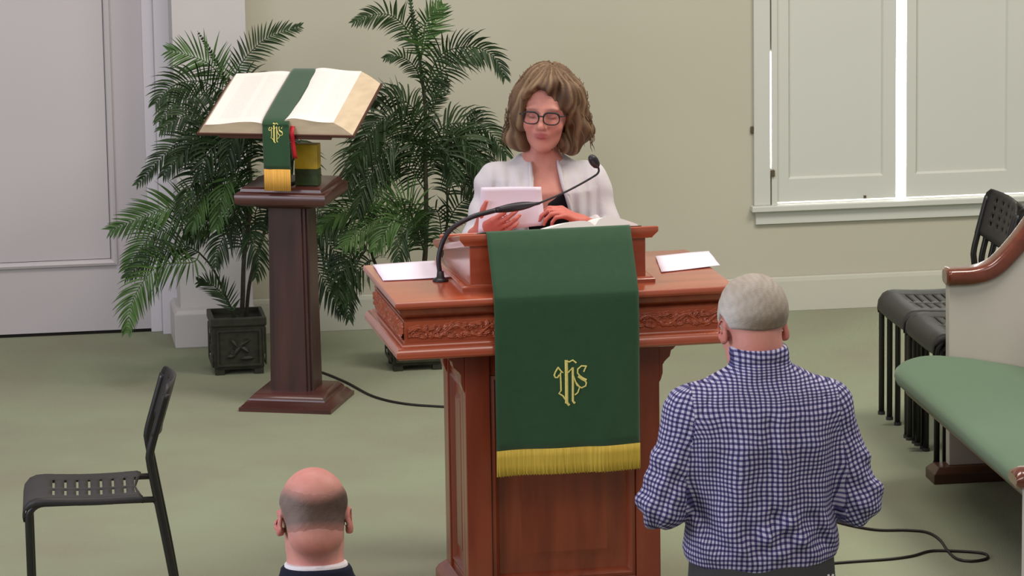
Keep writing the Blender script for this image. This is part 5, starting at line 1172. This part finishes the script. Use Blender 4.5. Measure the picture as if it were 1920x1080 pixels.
whair = mesh_from(G, 'hair', MT['hair'], wm, hair_w, 0)
# loose strands over the surface, a few hundred fine locks in one part
Vh, Qh = nets(G); rs = np.random.default_rng(5); b = MB()
Ph = (Vh-hc.o) @ hc.R; sel = np.where((Ph[:, 2] > -0.03) & (((Vh-hw.o) @ hw.R)[:, 1] > -0.035))[0]
for i0 in rs.choice(sel, 260, replace=False):
    p = Ph[i0].copy(); pts_ = []; a0 = math.atan2(p[0]-0.012, -(p[1]-0.02)); r0 = math.hypot(p[0]-0.012, p[1]-0.02)+0.002; ph = rs.uniform(0, 6)
    for k in range(9):
        t = k/8; z = p[2]-t*rs.uniform(0.095, 0.10); z0_ = z
        # radius of the hair at this height along the same azimuth, from the ellipsoids
        rr = max(r0, 0.0) if z > 0.02 else r0
        q = np.array([0.012+math.sin(a0+0.05*math.sin(ph+t*5))*(rr+0.006*math.sin(ph+t*9)+(0.012*t if z < -0.02 else 0)), 0.02-math.cos(a0+0.05*math.sin(ph+t*5))*(rr+0.005*math.sin(ph+t*9)), z0_])
        pts_.append(tuple(hc.o+hc.R @ q))
    b.tube(pts_, [0.0012]*8+[0.0003], 4)
hl = b.build('loose_hair_strands', mat('light_brown_hair', srgb(124, 100, 74), 0.6, c2=srgb(88, 64, 46), vscale=50), whair, smooth=True); hl['kind'] = 'stuff'
# glasses
gl = MB()
def gp(x, y, z): return tuple(hw.w((x, y, z)))
for s in (-1, 1):
    cx, cz = s*0.032, -0.001; pts_ = []
    for a in np.linspace(0, 2*math.pi, 25):
        ca, sa = math.cos(a), math.sin(a); pts_.append(gp(cx+0.0245*math.copysign(abs(ca)**0.7, ca), -0.1065+0.007*abs(ca*s > 0)*max(0, ca*s), cz+0.0190*math.copysign(abs(sa)**0.75, sa)))
    gl.tube(pts_, [0.0019+0.0012*(math.sin(a) > 0.2) for a in np.linspace(0, 2*math.pi, 25)], 8, cap=False)
    gl.tube([gp(s*0.0565, -0.098, 0.006), gp(s*0.070, -0.085, 0.006), gp(s*0.074, -0.03, 0.003), gp(s*0.074, 0.02, 0.0)], 0.0022, 6)
gl.tube([gp(-0.009, -0.1085, 0.005), gp(0, -0.111, 0.0065), gp(0.009, -0.1085, 0.005)], 0.0024, 6)
gl.build('glasses_frame', MT['black'], wm, smooth=True)
# black top, cardigan, trousers
F = Field((-0.2, -0.18, 0.84), (0.2, 0.14, 1.30), 0.005)
loft(F, ID, [(z, cx, cy, w+0.006, d+0.006) for z, cx, cy, w, d in tw_[:-1]])
F.everywhere(lambda D, X, Y, Z: np.maximum(D, np.where(Y < 0.0, Z-(1.150+3.5*X*X+np.maximum(X, 0)*0.55-0.02*(X < 0)), Z-1.25)))
mesh_from(F, 'black_top', MT['blacktop'], wm, None, 1)
F = Field((-0.31, -0.26, 0.80), (0.31, 0.19, 1.33), 0.0048)
loft(F, ID, [(0.82, 0, 0.01, 0.185, 0.135), (0.90, 0, 0.01, 0.182, 0.130)]+[(z, cx, cy, w+0.020, d+0.016) for z, cx, cy, w, d in tw_[1:-2]]+[(1.258, 0, 0.014, 0.108, 0.072), (1.284, 0, 0.022, 0.068, 0.060)])
for s in (-1, 1):
    ell(F, ID, np.array(WS[s])+(0, 0, -0.008), (0.050, 0.054, 0.050), 0.05); cap(F, ID, WS[s], WE[s], 0.054, 0.048, 0.03); e_, w__ = np.array(WE[s]), np.array(WW[s]); cap(F, ID, e_, e_+(w__-e_)*0.62, 0.047, 0.040, 0.015)
cf = lambda D, X, Y, Z: D-0.0042*np.sin(X*150+np.sin(Z*9)*2.0+(Z-1.1)*14*np.sign(X))*np.clip((1.27-Z)/0.06, 0, 1)*(Y < 0.06)*np.clip(1-np.maximum(np.abs(X)-0.16, 0)/0.03, 0.25, 1)-0.003*np.sin(Z*70+X*35)*np.clip((np.abs(X)-0.17)/0.03, 0, 1)
F.everywhere(cf)
def opening(D, X, Y, Z):
    # open front: deep V to the waist
    wl = np.clip(0.042+0.012*np.sin((Z-0.9)*9)-0.0*Z, 0, 1)+0.020*np.clip((1.20-Z)/0.1, 0, 1)-0.016*np.clip((1.12-Z)/0.1, 0, 1)
    inside = np.maximum(np.abs(X-0.004)-wl, Y+0.0)
    return np.maximum(D, -inside)
F.everywhere(opening)
V0 = None
mesh_from(F, 'cardigan', MT['cardigan'], wm, None, 1)
# lapel edges
for s in (-1, 1):
    pts_ = []
    for z in np.linspace(1.272, 0.86, 22):
        wl = 0.042+0.012*math.sin((z-0.9)*9)+0.020*min(1, max(0, (1.20-z)/0.1))-0.016*min(1, max(0, (1.12-z)/0.1)); i_ = np.interp(z, [r[0] for r in tw_], [r[4] for r in tw_]); ww_ = np.interp(z, [r[0] for r in tw_], [r[3] for r in tw_])+0.02; cy_ = np.interp(z, [r[0] for r in tw_], [r[2] for r in tw_])
        yy = cy_-(i_+0.016)*(1-(wl/ww_)**2.3)**(1/2.3)+(0.004 if z < 1.26 else 0.010); pts_.append((s*wl-0.002+s*0.004, yy, z))
    b = MB(); b.tube(pts_, [0.004]+[0.007]*20+[0.005], 8); b.build('lapel', MT['cardigan'], wm, smooth=True)
F = Field((-0.24, -0.18, 0.03), (0.24, 0.18, 0.98), 0.008)
loft(F, ID, [(0.78, 0, 0.01, 0.172, 0.125), (0.88, 0, 0.01, 0.168, 0.118), (0.96, 0, 0, 0.152, 0.110)])
for s in (-1, 1): cap(F, ID, (s*0.085, 0.01, 0.84), (s*0.09, 0.0, 0.47), 0.090, 0.066, 0.02); cap(F, ID, (s*0.09, 0, 0.47), (s*0.09, 0.02, 0.09), 0.064, 0.056, 0.01)
mesh_from(F, 'trousers', MT['skirt'], wm, None, 1)
for s in (-1, 1):
    F = Field((s*0.095-0.07, -0.19, -0.01), (s*0.095+0.07, 0.09, 0.10), 0.006); ell(F, ID, (s*0.09, 0.02, 0.035), (0.034, 0.05, 0.034)); ell(F, ID, (s*0.098, -0.09, 0.028), (0.038, 0.08, 0.028), 0.03); F.everywhere(lambda D, X, Y, Z: np.maximum(D, 0.001-Z)); mesh_from(F, 'shoe', MT['shoe'], wm, None, 1)
# the sheet of paper she holds
A_, B_, C2, D_ = atY(905, 355, 11.93), atY(1018, 354, 11.93), atY(1022, 422, 11.965), atY(896, 436, 11.965)
A_, B_ = A_+Vector((0, 0.035, 0)), B_+Vector((0, 0.035, 0)); c0 = (A_+B_+C2+D_)/4
b = MB(); n = 10; b.grid([[tuple(A_.lerp(B_, j/n).lerp(D_.lerp(C2, j/n), i/n)-c0+Vector((0, 0.006*math.sin(math.pi*j/n)+0.003*math.sin(i*0.5), 0))) for j in range(n+1)] for i in range(n+1)])
hp = b.build('held_paper', MT['paper'], None, smooth=True, solid=0.0012); hp.location = c0; tag(hp, 'white sheet of paper held up by the woman behind the pulpit', 'paper')
# woman's lapels belong to her cardigan
_cg = [c for c in wm.children if c.name.startswith('cardigan')][0]
for c in [c for c in wm.children if c.name.startswith('lapel')]: c.parent = _cg
for sh in [c for c in bb.children if c.name.startswith('page_spread')]:
    pass
